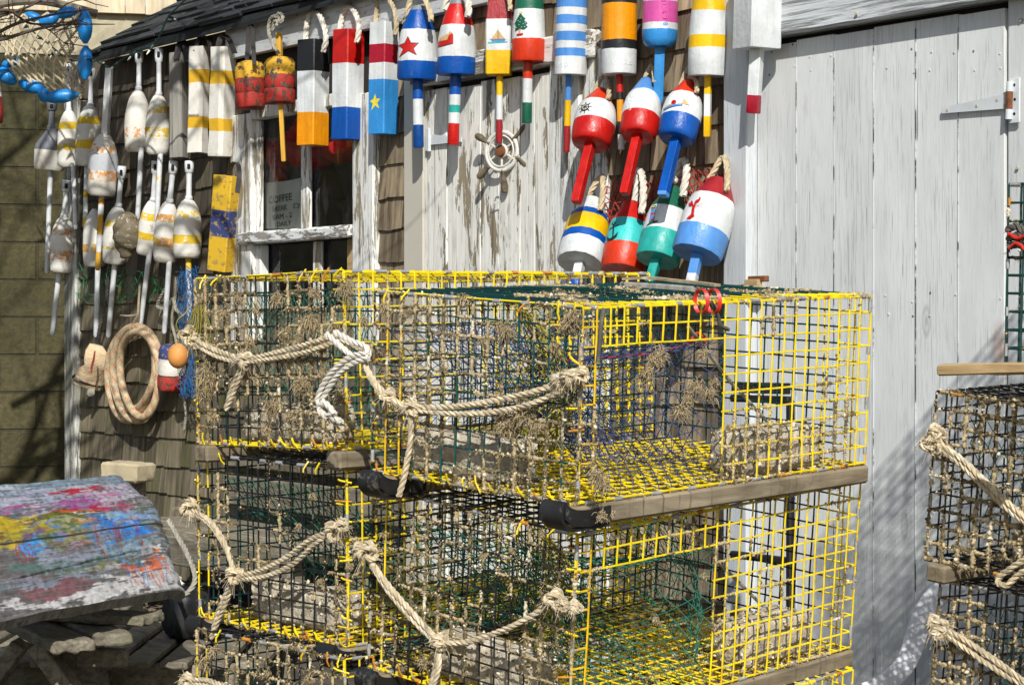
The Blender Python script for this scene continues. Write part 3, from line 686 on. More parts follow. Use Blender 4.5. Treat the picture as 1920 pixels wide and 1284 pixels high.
# ------------------------------------------------------------------ buoys
PROF = {
 'bullet': [(0, .34), (.10, .50), (.22, .68), (.36, .86), (.5, .95), (.66, 1), (.97, 1), (1, .965)],
 'bullet2': [(0, .20), (.02, .27), (.33, .84), (.40, .93), (.55, 1), (.74, 1.0), (.93, .94), (.985, .86), (1, .8)],
 'tapered': [(0, .45), (.05, .50), (.20, .68), (.30, .86), (.42, .93), (.7, 1), (.97, 1), (1, .96)],
 'cyl': [(0, .96), (.02, 1), (.975, 1), (1, .97)],
 'cylround': [(0, .98), (.8, 1), (.90, .97), (.96, .88), (1, .74)],
 'barrel': [(0, .74), (.4, .92), (.75, 1), (.97, 1), (1, .955)],
 'spindle': [(0, .16), (.015, .24), (.06, .46), (.15, .68), (.27, .86), (.42, .97), (.62, 1.0), (.90, .95), (.965, .90), (1, .74)],
 'cone': [(0, .22), (.02, .26), (.12, .36), (.28, .66), (.42, .92), (.5, 1), (.94, 1), (1, .93)],
 'box': [(0, .985), (.01, 1), (.985, 1), (1, .985)],
 'boxtaper': [(0, .80), (.30, .98), (.36, 1), (.985, 1), (1, .98)],
 'old': [(0, .55), (.03, .84), (.12, .98), (.30, 1), (.38, .955), (.42, 1), (.66, 1.0), (.685, .95), (.71, 1), (.93, 1.0), (.98, .95), (1, .84)],
}
def section(kind, rot):
    if kind == 'round': return circ(36)
    if kind == 'oct': return circ(14, R(rot))
    if kind == 'sq': return sqsec(R(-45+rot), .05)
    if kind == 'sqr': return sqsec(R(-45+rot), .17)
    if kind == 'flat': return sqsec(R(rot), .10)
class Buoy: pass
def body_lathe(mb, o, a, e1, e2, L, r, prof, bands, sec, slots, wob=0.0, seed=0.0):
    ts = sorted(set([p[0] for p in prof]+[b[0] for b in bands if 0 < b[0] < 1])); pt = [p[0] for p in prof]; pr = [p[1] for p in prof]
    out = [(t*L, r*float(np.interp(t, pt, pr))) for t in ts]; mi = []
    for t0, t1 in zip(ts, ts[1:]):
        tm = (t0+t1)/2
        for te, mt in bands:
            if tm <= te+1e-9: break
        if mt not in slots: slots.append(mt)
        mi.append(slots.index(mt))
    k0 = mb.nv; mb.lathe(out, o, a, e1, e2, sec, mi, seed)
    V = mb.v[-1]; ns = len(sec); bt = [round(q[0], 6) for q in bands]
    for i, t_ in enumerate(ts):
        if round(t_, 6) in bt and 0 < t_ < 1:
            for j in range(ns):
                V[i*ns+j] += a*(.0016*mnoise.noise(Vector((j*.7+seed*90, i*3.1, 0)))+.0010*mnoise.noise(Vector((j*2.9+seed*40, i*1.7, 5))))
    if not wob and r > .02:
        for i in range(len(V)):
            q_ = V[i]-o; rad_ = q_-(q_@a)*a; V[i] += rad_/(np.linalg.norm(rad_)+1e-9)*.0018*mnoise.noise(Vector(V[i]*22+seed*33))
    if wob:
        V = mb.v[-1]
        for i in range(len(V)): V[i] += wob*np.array(mnoise.noise_vector(Vector(V[i]*16+seed*50)))
def buoy(label, top, bot, wpx, sec='round', prof='bullet', bands=(), handle=None, h=None, lean=0.0, rot=0, ropes=(), stem=None, strap=None, wob=0.0, group='buoys on the shed wall', name='lobster_buoy', cat='buoy', hprof=None):
    b = Buoy(); d0 = DEP(P(*top, .08)); rm = wpx/2*d0/FPX
    hh = (rm*(.75 if sec in ('sq', 'sqr') else 1.0)+.022) if h is None else h
    b.P0, b.P1 = P(*top, hh), P(*bot, hh+lean); b.h = hh; b.h1 = hh+lean
    b.L = np.linalg.norm(b.P1-b.P0); b.a = (b.P1-b.P0)/b.L; mid = (b.P0+b.P1)/2
    vdir = nrm(CAM-mid); b.e1 = nrm(vdir-(vdir@b.a)*b.a); b.e2 = np.cross(b.e1, b.a)
    b.r = wpx/2*DEP(mid)/FPX; b.ppm = FPX/DEP(mid); b.sec = sec; b.rot = rot
    pr = PROF[prof] if isinstance(prof, str) else prof; b.pr = pr
    b.T = thing(name, label, cat, b.P1, group)
    sd = random.random(); mb = MB(); slots = []
    body_lathe(mb, b.P0, b.a, b.e1, b.e2, b.L, b.r, pr, bands, section(sec, rot), slots, wob, sd)
    mb.build('body', slots, b.T, smooth=40)
    b.q0, b.q1 = np.array(PR(b.P0)), np.array(PR(b.P1))
    if handle:
        x0, y0, x1, y1, wd, hs, hb = handle[:7]; k = lean/b.L if lean else 0
        A = b.P1-b.a*.03 if lean else P(x0, y0, b.h1)-np.array([0, 0, -.02]); Z = P(x1, y1, b.h1+(lean*math.hypot(x1-bot[0], y1-bot[1])/max(1, math.hypot(bot[0]-top[0], bot[1]-top[1]))))
        ax = nrm(Z-A); v = nrm(CAM-Z); e1 = nrm(v-(v@ax)*ax); e2 = np.cross(e1, ax); r = wd/2*DEP(Z)/FPX; sl = []; m2 = MB(); Lh = np.linalg.norm(Z-A); off = .02/Lh
        hb2 = [(off+(1-off)*t, mt) for t, mt in hb]
        sc = {'round': circ(14), 'sq': sqsec(R(-45+(handle[7] if len(handle) > 7 else 20)), .06), 'flat': [(x*.55, y) for x, y in sqsec(0, .09)]}[hs]
        if hs == 'flat': r *= 1.35
        pf = hprof or [(0, 1), (.98, 1), (1, .9)]
        body_lathe(m2, A, ax, e1, e2, Lh, r, pf, hb2, sc, sl, 0, random.random()); m2.build('handle', sl, b.T, smooth=40)
    if stem:
        x0, y0, x1, y1, wd, mt = stem[:6]; A = P(x0, y0, hh); Z = P(x1, y1, hh)+np.array([0, 0, -.004]); ax = nrm(Z-A); v = nrm(CAM-Z); e1 = nrm(v-(v@ax)*ax); e2 = np.cross(e1, ax)
        r = wd/2*DEP(Z)/FPX; Ls = np.linalg.norm(Z-A); m2 = MB()
        if len(stem) > 6 and stem[6] == 'plain': m2.lathe([(0, r*.95), (.004, r), (Ls-.004, r*1.05), (Ls, r)], A, ax, e1, e2, sqsec(R(-25), .08))
        else:
            hd = min(.055, Ls*.28)
            m2.lathe([(0, r*1.45), (.004, r*1.6), (hd*.6, r*1.6), (hd, r*1.45), (hd+.006, r), (Ls*.5, r*.92), (Ls-.022, r), (Ls-.018, r*1.3), (Ls-.008, r*1.3), (Ls-.004, r), (Ls, r)], A, ax, e1, e2, circ(12))
            m2.bbox(A+ax*hd*.5+e1*r*1.45-e2*r*.2, (r*.9, r*.9, hd*.45), bev=.001, mi=1)
        m2.build('stem', [mt, 'rubber_black'], b.T, smooth=40)
    for rp in ropes:
        pts = [P(q[0], q[1], hh+(q[2] if len(q) > 2 else 0)) for q in rp[0]]; m2 = MB(); m2.rope(spline(pts), rp[1]*DEP(mid)/FPX, seed=random.random()); m2.build('rope_loop', rp[2], b.T, smooth=60)
    if strap:
        pts = [P(q[0], q[1], hh+q[2]) for q in strap[0]]; m2 = MB(); m2.ribbon(spline(pts, m=6), strap[1]*DEP(mid)/FPX, .004, b.e2*.9+b.e1*.3); m2.build('strap', strap[2], b.T, smooth=50)
    return b
def b_uv(b, x, y):
    d = b.q1-b.q0; L = np.hypot(*d); q = np.array([x, y])-b.q0; n = np.array([d[1], -d[0]])/L
    return float(q@d)/L/L, float(q@n)/b.ppm
def b_on(b, t, s, eps=.0012):
    r = b.r*float(np.interp(t, [p[0] for p in b.pr], [p[1] for p in b.pr])); o = b.P0+b.a*b.L*t
    if b.sec == 'sq':
        # square turned by rot: intersect the line (e2 = s) with the outline
        best = -9
        c = section('sq', b.rot)
        for (x0, y0), (x1, y1) in zip(c, c[1:]+c[:1]):
            y0, y1, x0, x1 = y0*r, y1*r, x0*r, x1*r
            if min(y0, y1) <= s <= max(y0, y1) and abs(y1-y0) > 1e-9: best = max(best, x0+(x1-x0)*(s-y0)/(y1-y0))
        return o+b.e1*(best+eps)+b.e2*s
    if b.sec == 'flat': return o+b.e1*(r*.707+eps)+b.e2*s
    an = math.asin(max(-.98, min(.98, s/r))); rr = r+eps
    if b.sec == 'oct':
        x = math.degrees(an)-b.rot; kk = (x % 45)-22.5; rr = r*math.cos(R(22.5))/math.cos(R(kk))+eps if False else r+eps
    return o+rr*(math.cos(an)*b.e1+math.sin(an)*b.e2)
def emblem(b, label, polys, ox, oy, k):
    """polys: (material, [photo-zoom points]) painted as thin skins that follow the buoy"""
    m = MB(); sl = []; lay = 0
    for mt, pts in polys:
        lay += 1; eps = .0010+.0004*lay
        if mt not in sl: sl.append(mt)
        pp = [b_uv(b, ox+x/k, oy+y/k) for x, y in pts]
        ts = [p[0] for p in pp]; N = max(6, int((max(ts)-min(ts))*b.L/.0016)); N = min(N, 60)
        edges = list(zip(pp, pp[1:]+pp[:1])); tt = np.linspace(min(ts), max(ts), N+1)
        for t0, t1 in zip(tt, tt[1:]):
            tm = (t0+t1)/2; xs = []
            for (ta, sa), (tb, sb) in edges:
                if (ta <= tm < tb) or (tb <= tm < ta):
                    f = lambda t: sa+(sb-sa)*(min(max(t, min(ta, tb)), max(ta, tb))-ta)/(tb-ta)
                    xs.append((f(tm), f(t0), f(t1)))
            xs.sort()
            for (_, a0, a1), (_, c0, c1) in zip(xs[::2], xs[1::2]):
                nseg = max(1, int((c0-a0)/.006))
                for q in range(nseg):
                    u0, u1 = q/nseg, (q+1)/nseg
                    m.add([b_on(b, t0, a0+(c0-a0)*u0, eps), b_on(b, t0, a0+(c0-a0)*u1, eps), b_on(b, t1, a1+(c1-a1)*u1, eps), b_on(b, t1, a1+(c1-a1)*u0, eps)], [(0, 1, 2, 3)], sl.index(mt), .3)
    return m.build('painted_emblem', sl, b.T, smooth=0, label=label)
def disc(x, y, r, n=14): return [(x+r*math.cos(2*math.pi*i/n), y+r*math.sin(2*math.pi*i/n)) for i in range(n)]
def line(x0, y0, x1, y1, w): 
    d = math.hypot(x1-x0, y1-y0); nx, ny = -(y1-y0)/d*w/2, (x1-x0)/d*w/2
    return [(x0+nx, y0+ny), (x1+nx, y1+ny), (x1-nx, y1-ny), (x0-nx, y0-ny)]
def letters(b, txt, cx, cy, size, mat, rot=0, sy=1.0):
    V, F = text_mesh(txt, .5); a = R(rot); m = MB(); vs = []
    for x, y, z in V:
        x *= size; y *= size*sy; X = x*math.cos(a)-y*math.sin(a); Y = x*math.sin(a)+y*math.cos(a); t, s_ = b_uv(b, cx+X, cy-Y); vs.append(b_on(b, t, s_, (.0009 if mat != E_('pink') else .0022) if z > 0 else -.0015))
    m.add(vs, F, 0, .2); return m.build('carved_letters', mat, b.T, smooth=0)
def oct_(c): return 'enamel_'+c
def bd(*x): return [(t, 'enamel_'+c) for t, c in x]
MAN, WHT = 'rope_manila', 'rope_white'

# --- three square painted buoys
b = buoy('square black, white and orange painted buoy hanging by a white rope loop', (588, 76), (586, 273), 62, 'sq', 'box', bd((.30, 'black'), (.69, 'white'), (1, 'orange')), rot=2,
         ropes=[([(573, 80, .01), (575, 48, -.01), (581, 27, -.02), (590, 21, -.03), (600, 30, 0), (608, 52, .02), (611, 75, .03), (606, 98, .035)], 5.5, WHT)])
letters(b, 'L.D', 570, 261, 12, E_('orange'))
b = buoy('square red, white and blue painted buoy on a white rope loop', (654, 57), (651, 262), 62, 'sq', 'box', bd((.31, 'red'), (.71, 'white'), (1, 'blue')), rot=-3,
         ropes=[([(638, 58, .01), (640, 38, -.01), (648, 18, -.02), (656, 13, -.02), (666, 24, 0), (672, 45, .02), (672, 65, .03), (669, 80, .035)], 5.5, WHT)])
b = buoy('square buoy with white, crimson and light blue bands and a small yellow star', (721, 43), (718, 252), 58, 'sq', 'box', bd((.20, 'white'), (.365, 'crimson'), (.515, 'white'), (1, 'sky_blue')), rot=2,
         ropes=[([(705, 45, .01), (706, 20, -.01), (713, -4, -.03), (722, -8, -.03), (732, 3, 0), (741, 25, .02), (743, 48, .03), (741, 66, .035)], 5, 'rope_manila')])
emblem(b, 'yellow five-pointed star', [('enamel_bright_yellow', [(1180, 690), (1190, 728), (1216, 730), (1196, 758), (1210, 800), (1180, 776), (1152, 810), (1163, 760), (1142, 742), (1168, 728)])], 400, 0, 3.89)
letters(b, 'J I', 703, 247, 10, E_('sky_blue'))
# --- round buoys of the top row
b = buoy('blue and white bullet buoy with a red star and blue handle', (785, 12), (782, 150), 76, 'round', 'bullet', bd((.06, 'grey'), (.33, 'blue'), (.76, 'white'), (1, 'blue')),
         handle=(783, 150, 785, 277, 20, 'round', bd((.29, 'blue'), (.67, 'white'), (1, 'deep_blue'))), ropes=[([(758, 45, .015), (764, 22, .02), (772, -5, 0), (786, -12, 0), (797, 0, .02), (806, 22, .03), (809, 40, .035)], 5.5, MAN)])
emblem(b, 'red five-pointed star', [('enamel_black', [(98, 277), (121, 328), (180, 328), (139, 369), (161, 419), (100, 389), (35, 429), (62, 371), (31, 338), (73, 326)]), ('enamel_red', [(98, 283), (118, 331), (173, 331), (135, 368), (156, 413), (100, 384), (40, 422), (66, 370), (37, 341), (75, 329)])], 740, 0, 3.89)
b = buoy('red, white and blue bullet buoy with a painted red barn', (858, 2), (856, 141), 74, 'round', 'bullet', bd((.05, 'grey'), (.34, 'red'), (.77, 'white'), (1, 'blue')),
         handle=(855, 141, 850, 272, 22, 'round', bd((.28, 'blue'), (.43, 'white'), (.54, 'teal'), (.69, 'white'), (1, 'red'))), ropes=[([(834, 20, .015), (838, 0, .01), (850, -18, 0), (866, -18, 0), (876, -2, .02), (879, 15, .03), (878, 32, .035)], 7, WHT)])
emblem(b, 'red barn with a tan roof', [('enamel_red', [(318, 357), (318, 312), (385, 305), (408, 250), (428, 270), (428, 335)]), ('enamel_tan', [(324, 314), (340, 285), (385, 265), (410, 250), (425, 256), (398, 272), (384, 308)]), ('enamel_black', line(318, 356, 428, 335, 4)), ('enamel_black', line(404, 245, 404, 262, 3))], 740, 0, 3.89)
letters(b, 'M D', 843, 126, 11, E_('blue'))
b = buoy('narrow square buoy in dark red, white and yellow with a painted sailboat', (937, -5), (936, 141), 66, 'sq', 'boxtaper', bd((.30, 'dark_red'), (.70, 'white'), (1, 'yellow')), rot=38,
         handle=(937, 141, 936, 268, 12.5, 'round', bd((.30, 'yellow'), (.66, 'white'), (1, 'dark_red'))), ropes=[([(918, 22, .02), (920, 0, .01), (930, -14, 0), (945, -14, 0), (955, 0, .02), (957, 20, .03)], 5, MAN)])
emblem(b, 'small sailboat on green water', [('enamel_turquoise', [(680, 319), (822, 316), (822, 324), (680, 329)]), ('enamel_mid_blue', [(690, 294), (722, 303), (813, 300), (795, 318), (718, 318)]), ('enamel_tan', [(752, 232), (806, 299), (703, 301)]), ('enamel_black', line(754, 228, 754, 302, 3))], 740, 0, 3.89)
b = buoy('green, white and orange buoy with a painted evergreen tree', (993, -22), (991, 116), 64, 'round', 'barrel', bd((.30, 'green'), (.70, 'white'), (1, 'orange_red')),
         handle=(990, 116, 988, 231, 19, 'round', bd((.28, 'orange_red'), (.67, 'white'), (1, 'green'))))
emblem(b, 'decorated evergreen tree with a star', [('enamel_tan', [(905, 222), (919, 222), (919, 260), (905, 260)]), ('enamel_red', [(893, 259), (938, 257), (938, 268), (925, 274), (893, 274)]), ('enamel_green', [(920, 108), (938, 138), (955, 150), (945, 165), (971, 185), (956, 197), (971, 212), (945, 232), (915, 224), (884, 237), (882, 222), (890, 200), (878, 182), (896, 150)]), ('enamel_bright_yellow', [(920, 90), (924, 101), (932, 103), (923, 109), (920, 117), (915, 108), (908, 104), (916, 101)])] +
       [('enamel_white', disc(x, y, 3.2, 6)) for x, y in ((905, 165), (925, 150), (940, 190), (912, 195), (950, 212), (895, 215), (930, 215), (920, 175), (955, 185))], 740, 0, 3.89)
b = buoy('tall buoy striped light blue and white eight times', (1073, -20), (1069, 140), 62, 'oct', [(0, .96), (.5, .97), (.97, 1), (1, .99)], bd((.135, 'mid_blue'), (.23, 'white'), (.325, 'mid_blue'), (.42, 'white'), (.515, 'mid_blue'), (.61, 'white'), (.70, 'mid_blue'), (.795, 'mid_blue'), (1, 'white')),
         handle=(1067, 140, 1062, 286, 12.5, 'round', bd((.33, 'mid_blue'), (.66, 'yellow'), (1, 'dark_red'))), rot=12) if False else None
b = buoy('tall buoy ringed with light blue and white stripes', (1073, -18), (1069, 141), 62, 'oct', [(0, .94), (.5, .97), (.97, 1), (1, .985)],
         bd((.215, 'mid_blue'), (.305, 'white'), (.41, 'mid_blue'), (.50, 'white'), (.61, 'mid_blue'), (.695, 'white'), (.79, 'mid_blue'), (1, 'white')),
         handle=(1067, 140, 1062, 286, 12.5, 'round', bd((.33, 'mid_blue'), (.66, 'yellow'), (1, 'dark_red'))), rot=12)
letters(b, 'M D', 1056, 124, 11, E_('white'))
b = buoy('yellow-orange cylinder buoy with black rings and a white foot', (1161, -12), (1161, 140), 66, 'round', 'cyl', bd((.05, 'red'), (.14, 'black'), (.59, 'orange'), (.70, 'black'), (1, 'white')),
         handle=(1161, 140, 1165, 281, 13, 'round', bd((.24, 'red'), (.34, 'black'), (.63, 'orange'), (.80, 'black'), (1, 'white'))))
letters(b, 'W.D.B', 1166, 121, 14, E_('white'))
b = buoy('pink buoy with white rings, rounded blue foot and flat blue handle', (1239, -40), (1237, 88), 67, 'round', 'cylround', bd((.35, 'white'), (.665, 'pink'), (.76, 'white'), (1, 'sky_blue')),
         handle=(1238, 88, 1234, 196, 19, 'flat', bd((1, 'sky_blue'))), hprof=[(0, 1), (.93, 1), (.97, .85), (1, .6)], h=.075)
for i, ch in enumerate('ML638'): letters(b, ch, 1243+i*1.0, 3+i*11.6, 12.5, E_('pink') if i < 4 else E_('sky_blue'), rot=-90)
b = buoy('white buoy ringed with two yellow bands and a yellow and white square handle', (1331, -24), (1326, 143), 76, 'oct', [(0, .72), (.15, .82), (.35, .92), (.55, .99), (.75, 1), (.98, .97), (1, .95)], bd((.15, 'white'), (.275, 'yellow'), (.55, 'white'), (.69, 'yellow'), (1, 'white')),
         handle=(1328, 143, 1326, 257, 17, 'sq', bd((.30, 'yellow'), (.66, 'white'), (1, 'yellow')), 30), rot=5)
b = buoy('large plain white square buoy with a crimson-tipped handle beside the plank door', (1424, -90), (1419, 92), 96, 'sq', 'box', bd((1, 'white')), rot=-12, h=.11,
         handle=(1420, 92, 1412, 213, 31, 'sq', bd((.72, 'white'), (1, 'crimson')), 25))
# --- middle row leaning
b = buoy('leaning red and white bullet buoy with a painted ship wheel', (1128, 168), (1107, 272), 80, 'round', 'bullet2', bd((.30, 'orange_red'), (.66, 'white'), (1, 'red')), lean=0.081, h=.075,
         handle=(1107, 280, 1080, 380, 24, 'sq', bd((1, 'red')), 15), ropes=[([(1112, 185, .02), (1118, 165, .0), (1128, 146, -.02), (1135, 138, -.03), (1139, 152, -.01), (1142, 172, .02), (1140, 186, .03)], 5, MAN)])
wx, wy = 1380, 848
emblem(b, 'black ship wheel', [('enamel_black', line(wx-44*math.cos(a), wy-44*math.sin(a), wx+44*math.cos(a), wy+44*math.sin(a), 5)) for a in (.15, .93, 1.72, 2.5)]+[('enamel_black', disc(wx, wy, 27)), ('enamel_white', disc(wx, wy, 21)), ('enamel_tan', disc(wx, wy, 14))]+[('enamel_black', line(wx-22*math.cos(a), wy-22*math.sin(a), wx+22*math.cos(a), wy+22*math.sin(a), 3.5)) for a in (.15, .93, 1.72, 2.5)], 740, 0, 3.89)
b = buoy('leaning bullet buoy with light blue tip, white middle and red foot', (1212, 148), (1196, 257), 73, 'round', 'bullet2', bd((.30, 'cornflower'), (.68, 'white'), (1, 'red')), lean=0.081, h=.07,
         handle=(1196, 265, 1171, 364, 23, 'sq', bd((1, 'red')), 15), ropes=[([(1203, 168, .02), (1210, 145, 0), (1218, 128, -.02), (1224, 124, -.03), (1226, 138, -.01), (1227, 155, .02)], 4.5, MAN)])
for i, ch in enumerate('LD3'): letters(b, ch, 1183-i*2, 195+i*12, 11, E_('white'), rot=12)
b = buoy('leaning red, white and blue bullet buoy with a painted boat', (1292, 151), (1268, 263), 76, 'round', 'bullet2', bd((.30, 'orange_red'), (.68, 'white'), (1, 'blue')), lean=0.081, h=.085,
         handle=(1268, 270, 1243, 368, 25, 'sq', bd((.94, 'blue'), (1, 'cornflower')), 15), ropes=[([(1274, 168, .02), (1282, 145, 0), (1292, 128, -.02), (1299, 122, -.03), (1303, 138, -.01), (1307, 158, .02), (1306, 174, .03)], 5, MAN)])
emblem(b, 'blue motor boat with a tan sail', [('enamel_mid_blue', [(868, 824), (1000, 826), (992, 841), (872, 842)]), ('enamel_tan', [(893, 815), (925, 813), (925, 826), (880, 826)]), ('enamel_tan', [(1005, 783), (1043, 838), (990, 828)]), ('enamel_red', disc(937, 808, 17)), ('enamel_black', line(868, 842, 995, 842, 3)), ('enamel_black', disc(937, 808, 5, 6))], 1020, 0, 3.89)
# --- bottom row leaning
b = buoy('leaning white buoy with two blue rings round a yellow band', (1112, 378), (1087, 494), 89, 'oct', 'tapered', bd((.24, 'white'), (.35, 'blue'), (.61, 'yellow'), (.73, 'blue'), (1, 'white')), lean=0.108, h=.075, rot=8,
         handle=(1087, 500, 1078, 540, 24, 'sq', bd((.55, 'white'), (1, 'blue')), 20), ropes=[([(1102, 368, .02), (1112, 352, .0), (1124, 334, -.02), (1130, 332, -.02), (1131, 350, .01), (1129, 372, .03), (1126, 394, .04)], 6, MAN)])
b = buoy('leaning red and turquoise buoy with a black anchor', (1186, 382), (1166, 508), 82, 'oct', 'tapered', bd((.30, 'red'), (.66, 'turquoise'), (1, 'orange_red')), lean=0.072, h=.085, rot=4,
         ropes=[([(1190, 378, .01), (1194, 345, .0), (1196, 322, -.02), (1202, 322, -.01), (1206, 342, .02), (1206, 370, .04), (1203, 400, .05)], 7, WHT)])
emblem(b, 'black anchor', [('enamel_black', [(655, 700), (666, 700), (657, 805), (648, 805)]), ('enamel_black', line(630, 727, 697, 715, 7)), ('enamel_black', [(617, 778), (614, 805), (630, 821), (655, 819), (680, 802), (691, 768), (676, 783), (657, 799), (634, 806), (624, 795)]), ('enamel_black', disc(663, 692, 12)), ('enamel_turquoise', disc(663, 692, 6))], 980, 250, 3.89)
b = buoy('leaning green, white and teal buoy with a painted lighthouse', (1264, 356), (1232, 488), 84, 'oct', 'tapered', bd((.33, 'green'), (.66, 'white'), (1, 'teal')), lean=0.099, h=.08, rot=10,
         handle=(1232, 490, 1218, 530, 24, 'sq', bd((1, 'teal')), 20), ropes=[([(1262, 342, .02), (1270, 320, 0), (1277, 303, -.02), (1285, 303, -.01), (1288, 320, .02), (1284, 345, .04), (1280, 368, .05)], 7.5, WHT)])
emblem(b, 'striped lighthouse on a green mound', [('enamel_green', [(890, 716), (922, 692), (975, 698), (970, 708)]), ('enamel_grey', [(932, 588), (963, 590), (945, 694), (914, 692)]), ('enamel_mid_blue', [(934, 600), (959, 602), (953, 628), (929, 626)]), ('enamel_red', [(928, 630), (955, 632), (953, 642), (926, 640)]), ('enamel_mid_blue', [(924, 650), (950, 652), (944, 690), (917, 690)]), ('enamel_black', [(944, 572), (966, 573), (963, 592), (932, 590)]), ('enamel_bright_yellow', [(945, 580), (960, 581), (958, 588), (943, 587)]), ('enamel_red', [(928, 690), (938, 668), (950, 690)])], 980, 250, 3.89)
b = buoy('big leaning dark red, white and light blue buoy with a painted lobster', (1350, 340), (1306, 478), 100, 'oct', [(0, .42), (.06, .50), (.2, .72), (.32, .90), (.5, .98), (.7, 1), (.97, .97), (1, .94)], bd((.27, 'dark_red'), (.71, 'white'), (1, 'cornflower')), lean=0.108, h=.085, rot=6,
         handle=(1306, 482, 1296, 530, 26, 'sq', bd((.75, 'cornflower'), (1, 'white')), 22), ropes=[([(1330, 335, .02), (1342, 315, 0), (1352, 298, -.02), (1359, 296, -.02), (1363, 315, .01), (1364, 338, .03), (1362, 358, .04)], 6, MAN)])
emblem(b, 'red lobster', [('enamel_red', p) for p in ([(1226, 572), (1248, 574), (1238, 605), (1232, 652), (1213, 650), (1220, 600)], [(1213, 648), (1232, 650), (1236, 668), (1224, 672), (1208, 684), (1182, 681), (1190, 664)], [(1206, 543), (1214, 550), (1224, 532), (1230, 545), (1232, 576), (1217, 582), (1203, 565)], [(1247, 548), (1256, 540), (1270, 538), (1276, 521), (1284, 535), (1272, 558), (1256, 566), (1244, 575), (1238, 562)], line(1246, 585, 1297, 580, 2.5), line(1244, 592, 1292, 606, 2.5))], 980, 250, 3.89)

# --- old amber and red pair
b = buoy('old round buoy with flaking amber top and red foot and no stick', (468, 117), (470, 204), 56, 'round', 'old', [(.36, 'foam_amber'), (1, 'foam_red')], wob=.006, strap=([(463, 122, .03), (464, 90, .01), (467, 52, 0), (473, 52, 0), (475, 90, .02), (477, 122, .03)], 8, 'leather'))
b = buoy('old round buoy with flaking amber top, red foot and a yellow stick', (525, 108), (525, 195), 58, 'round', 'old', [(.38, 'foam_amber'), (1, 'foam_red')], wob=.006, h=.10,
         handle=(526, 195, 532, 303, 11.5, 'sq', [(1, 'stick_yellow')], 35), stem=(523, 62, 524, 112, 14, 'stick_yellow', 'plain'),
         ropes=[([(523, 100, .03), (512, 85, .03), (504, 60, .03), (506, 38, .02), (516, 30, .02), (524, 34, .02), (518, 50, .04)], 3.5, 'rope_grey'), ([(516, 34, .03), (522, 26, .02), (530, 30, .02), (527, 42, .03), (515, 40, .03), (511, 58, .03)], 3.5, 'rope_grey')])

# --- weathered white foam buoys of the left cluster
FW_, FY, FYW, FO, FOW = 'foam_white', 'foam_yellow', 'foam_yellow_worn', 'foam_orange', 'foam_orange_worn'
PW = 'pipe_white'
def old(label, top, bot, wpx, bands, rod=None, stem=None, h=None, **kw):
    hd = None
    if rod: hd = (rod[0], rod[1], rod[2], rod[3], rod[4], 'round', rod[5] if len(rod) > 5 else [(1, PW)])
    return buoy(label, top, bot, wpx, 'round', kw.pop('prof', 'spindle'), bands, handle=hd, stem=stem, h=h, wob=.003, hprof=[(0, 1), (.97, .92), (1, .6)], group='weathered foam buoys', **kw)
old('grey topped cone buoy with white foot, far left of the wall', (96, 238), (92, 318), 58, [(.53, 'foam_dark'), (1, FW_)], (95, 318, 88, 513, 10), (98, 192, 96, 242, 12, 'foam_dark'), prof='cone', h=.06)
old('white buoy with two yellow bands hanging just below the blue floats', (129, 205), (129, 314), 42, [(.23, FW_), (.36, FY), (.60, FW_), (.72, FYW), (1, FW_)], (137, 314, 142, 430, 9.5), (128, 120, 129, 209, 9, PW), h=.075)
b = old('white buoy with two clean yellow bands and faded lettering beside the blue floats', (169, 196), (165, 312), 51, [(.20, FW_), (.32, FY), (.58, FW_), (.72, FY), (1, FW_)], (163, 312, 159, 428, 9.5, [(.38, PW), (.5, 'foam_yellow'), (.82, PW), (1, FY)]), (172, 128, 169, 200, 9, PW), h=.085)
letters(b, '2329', 172, 254, 8, 'enamel_grey', rot=-90)
old('grey-white buoy with worn orange bands hanging in front on a flat white stave', (196, 249), (190, 367), 57, [(.18, FW_), (.32, FOW), (.60, 'foam_grey'), (.76, FOW), (1, FW_)], (191, 367, 183, 507, 11, [(.12, FO), (.25, PW), (.52, 'stick_yellow'), (.75, PW), (1, 'stick_yellow')]), (205, 128, 197, 252, 17, 'stick_white', 'plain'), h=.12)
old('plain white buoy with faint orange traces left of the other buoy by the eave', (259, 167), (256, 285), 47, [(.62, FW_), (.78, FOW), (1, FW_)], (265, 285, 258, 412, 10.5), (261, 95, 260, 170, 10, PW), h=.07)
old('white buoy with a yellow band above a chipped yellow band next to the grey board', (297, 176), (295, 290), 46, [(.20, FW_), (.33, FYW), (.56, FW_), (.72, FYW), (1, FW_)], (301, 290, 294, 415, 10.5, [(.3, PW), (.42, FYW), (1, PW)]), (298, 92, 298, 180, 10, PW), h=.075)
b = buoy('bare grey driftwood slab buoy on a leather strap', (334, 100), (336, 297), 42, 'sqr', 'box', [(1, 'gray_wood')], rot=12, group='weathered foam buoys', strap=([(330, 112, .03), (336, 84, .01), (341, 76, 0), (347, 84, .01), (350, 116, .03)], 11, 'leather'), wob=.004)
WB = [(.22, FW_), (.35, FO), (.66, FW_), (.78, FO), (1, FW_)]
m_foam('box_yellow', FOAM, (.66, .38, .015), .70)
WB = [(.22, FW_), (.345, 'box_yellow'), (.655, FW_), (.77, 'box_yellow'), (1, FW_)]
buoy('white square buoy with two amber bands, the narrower left one of the pair', (374, 88), (371, 287), 46, 'sqr', 'box', WB, rot=10, wob=.006, h=.06, group='weathered foam buoys', strap=([(366, 96, .03), (372, 74, .01), (380, 68, 0), (390, 74, .01), (396, 98, .03)], 8, 'leather'))
